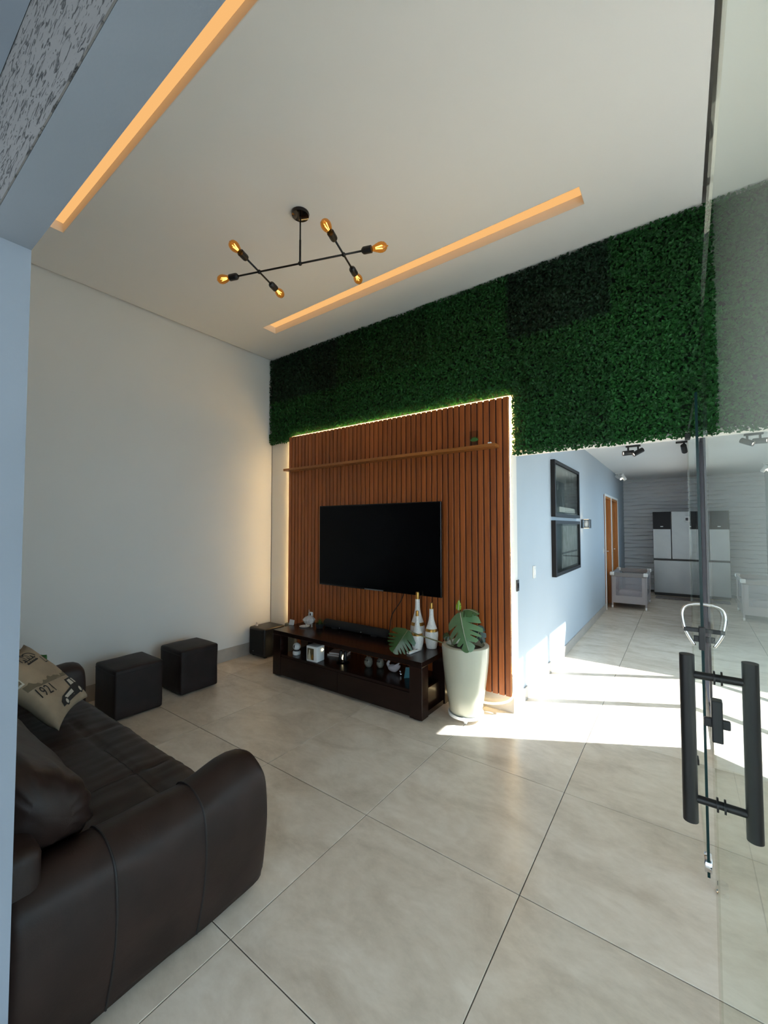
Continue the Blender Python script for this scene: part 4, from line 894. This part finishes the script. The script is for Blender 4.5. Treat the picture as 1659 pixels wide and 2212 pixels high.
spots(-1.02, 10.0, 'white two-headed swivel spotlight near the kitchen corner of the hall', [(-.03, (.7, -.4, -.5)), (.06, (.5, .3, -.8))], 'white')

# fridge
fx0, fx1, fy, fh = -.50, .195, 10.88, 1.83
t = thing('refrigerator', 'tall stainless steel refrigerator with black glass panel in one door', 'refrigerator', ((fx0+fx1)/2, fy+.35, 0))
obj('body', bx(fx0, fx1, fy+.05, fy+.70, .03, fh-.01), 'alu', t); xm = fx0+.333
dl = obj('door', bx(fx0, xm-.004, fy, fy+.048, .80, fh, bev=.006), 'steel', t); obj('display_panel', bx(fx0+.004, xm-.008, fy-.0035, fy-.0005, 1.445, fh-.006), 'fpanel', dl)
obj('brand_mark', bx(fx0+.14, fx0+.19, fy-.0045, fy-.0036, 1.497, 1.512), 'sticker', dl)
dr = obj('door', bx(xm+.004, fx1, fy, fy+.048, .80, fh, bev=.006), 'steel', t); obj('sticker', bx(fx1-.115, fx1-.025, fy-.0012, fy-.0003, 1.60, 1.72), 'sticker', dr); obj('sticker', bx(fx1-.105, fx1-.06, fy-.002, fy-.0013, 1.63, 1.69), 'alu', dr)
obj('drawer', bx(fx0, fx1, fy, fy+.048, .06, .765, bev=.006), 'steel', t); obj('grip_gap', bx(fx0+.005, fx1-.005, fy+.02, fy+.0495, .766, .799), 'black', t); obj('plinth', bx(fx0+.01, fx1-.01, fy+.02, fy+.0495, .003, .059), 'black', t)
t = thing('kitchen_mat', 'grey striped floor mat in front of the refrigerator', 'mat', (-.15, 10.5, 0)); obj('mat_body', bx(-.46, .16, 10.36, 10.72, .0005, .009, bev=.002), 'matgrey', t)
for q in range(4): obj('stripe', bx(-.45, .15, 10.39+q*.08, 10.415+q*.08, .0092, .0105), 'cribt', t)
# travel cot
cx_, cX, cy_, cY, chh = -1.075, -.505, 8.70, 9.76, .655
t = thing('travel_cot', 'taupe fabric travel cot with netting sides standing near the hall doors', 'crib', ((cx_+cX)/2, (cy_+cY)/2, 0))
for x in (cx_+.02, cX-.02):
    for y in (cy_+.02, cY-.02):
        bm = B(); tube(bm, [(x, y, .05), (x, y, chh-.05)], .016, 12); l = obj('leg', bm, 'cribf', t, 'auto')
        bm = B(); lathe(bm, [(0, -.012), (.028, -.012), (.028, .012), (0, .012)], 16, (x, y, .028), (1, 0, 0)); obj('wheel', bm, 'white', l); obj('corner_cap', bx(x-.035, x+.035, y-.035, y+.035, chh-.055, chh+.008, bev=.012, seg=3), 'white', l)
for a in ((cx_, cX, cy_, cy_+.03), (cx_, cX, cY-.03, cY), (cx_, cx_+.03, cy_+.03, cY-.03), (cX-.03, cX, cy_+.03, cY-.03)):
    obj('top_rail', bx(*a, chh-.075, chh, bev=.01), 'cribt', t)
f = .05
for a in ((cx_+.03, cx_+.03+f, cy_+.006, cy_+.012), (cX-.03-f, cX-.03, cy_+.006, cy_+.012), (cX-.012, cX-.006, cy_+.03, cy_+.16), (cX-.012, cX-.006, cY-.16, cY-.03), (cx_+.006, cx_+.012, cy_+.03, cy_+.16), (cx_+.006, cx_+.012, cY-.16, cY-.03)): obj('side_panel', bx(*a, .2355, chh-.0755), 'cribf', t)
for a in ((cx_+.03, cX-.03, cy_+.006, cy_+.012), (cx_+.03, cX-.03, cY-.012, cY-.006), (cX-.012, cX-.006, cy_+.03, cY-.03), (cx_+.006, cx_+.012, cy_+.03, cY-.03)): obj('lower_panel', bx(*a, .10, .235), 'cribf', t)
for a in ((cx_+.03+f, cX-.03-f, cy_+.008, cy_+.010), (cx_+.03+f, cX-.03-f, cY-.010, cY-.008), (cX-.010, cX-.008, cy_+.16, cY-.16), (cx_+.008, cx_+.010, cy_+.16, cY-.16)): obj('netting', bx(*a, .235, chh-.075), 'net', t)
obj('floor_board', bx(cx_+.03, cX-.03, cy_+.015, cY-.015, .10, .12), 'cribf', t)
bm = bx(cx_+.035, cX-.035, cy_+.02, cY-.02, .121, .20, bev=.02, seg=2); obj('mattress', bm, 'mattress', t, True)
bm = bx(cx_+.10, cX-.12, cy_+.05, cy_+.40, .2005, .30, bev=.04, seg=3); wob(bm, .02, 6); tag(obj('blanket', bm, 'mattress', smooth=True, loc=(-.8, 8.9, .2)), 'rumpled pale pink blanket lying inside the travel cot', 'blanket')
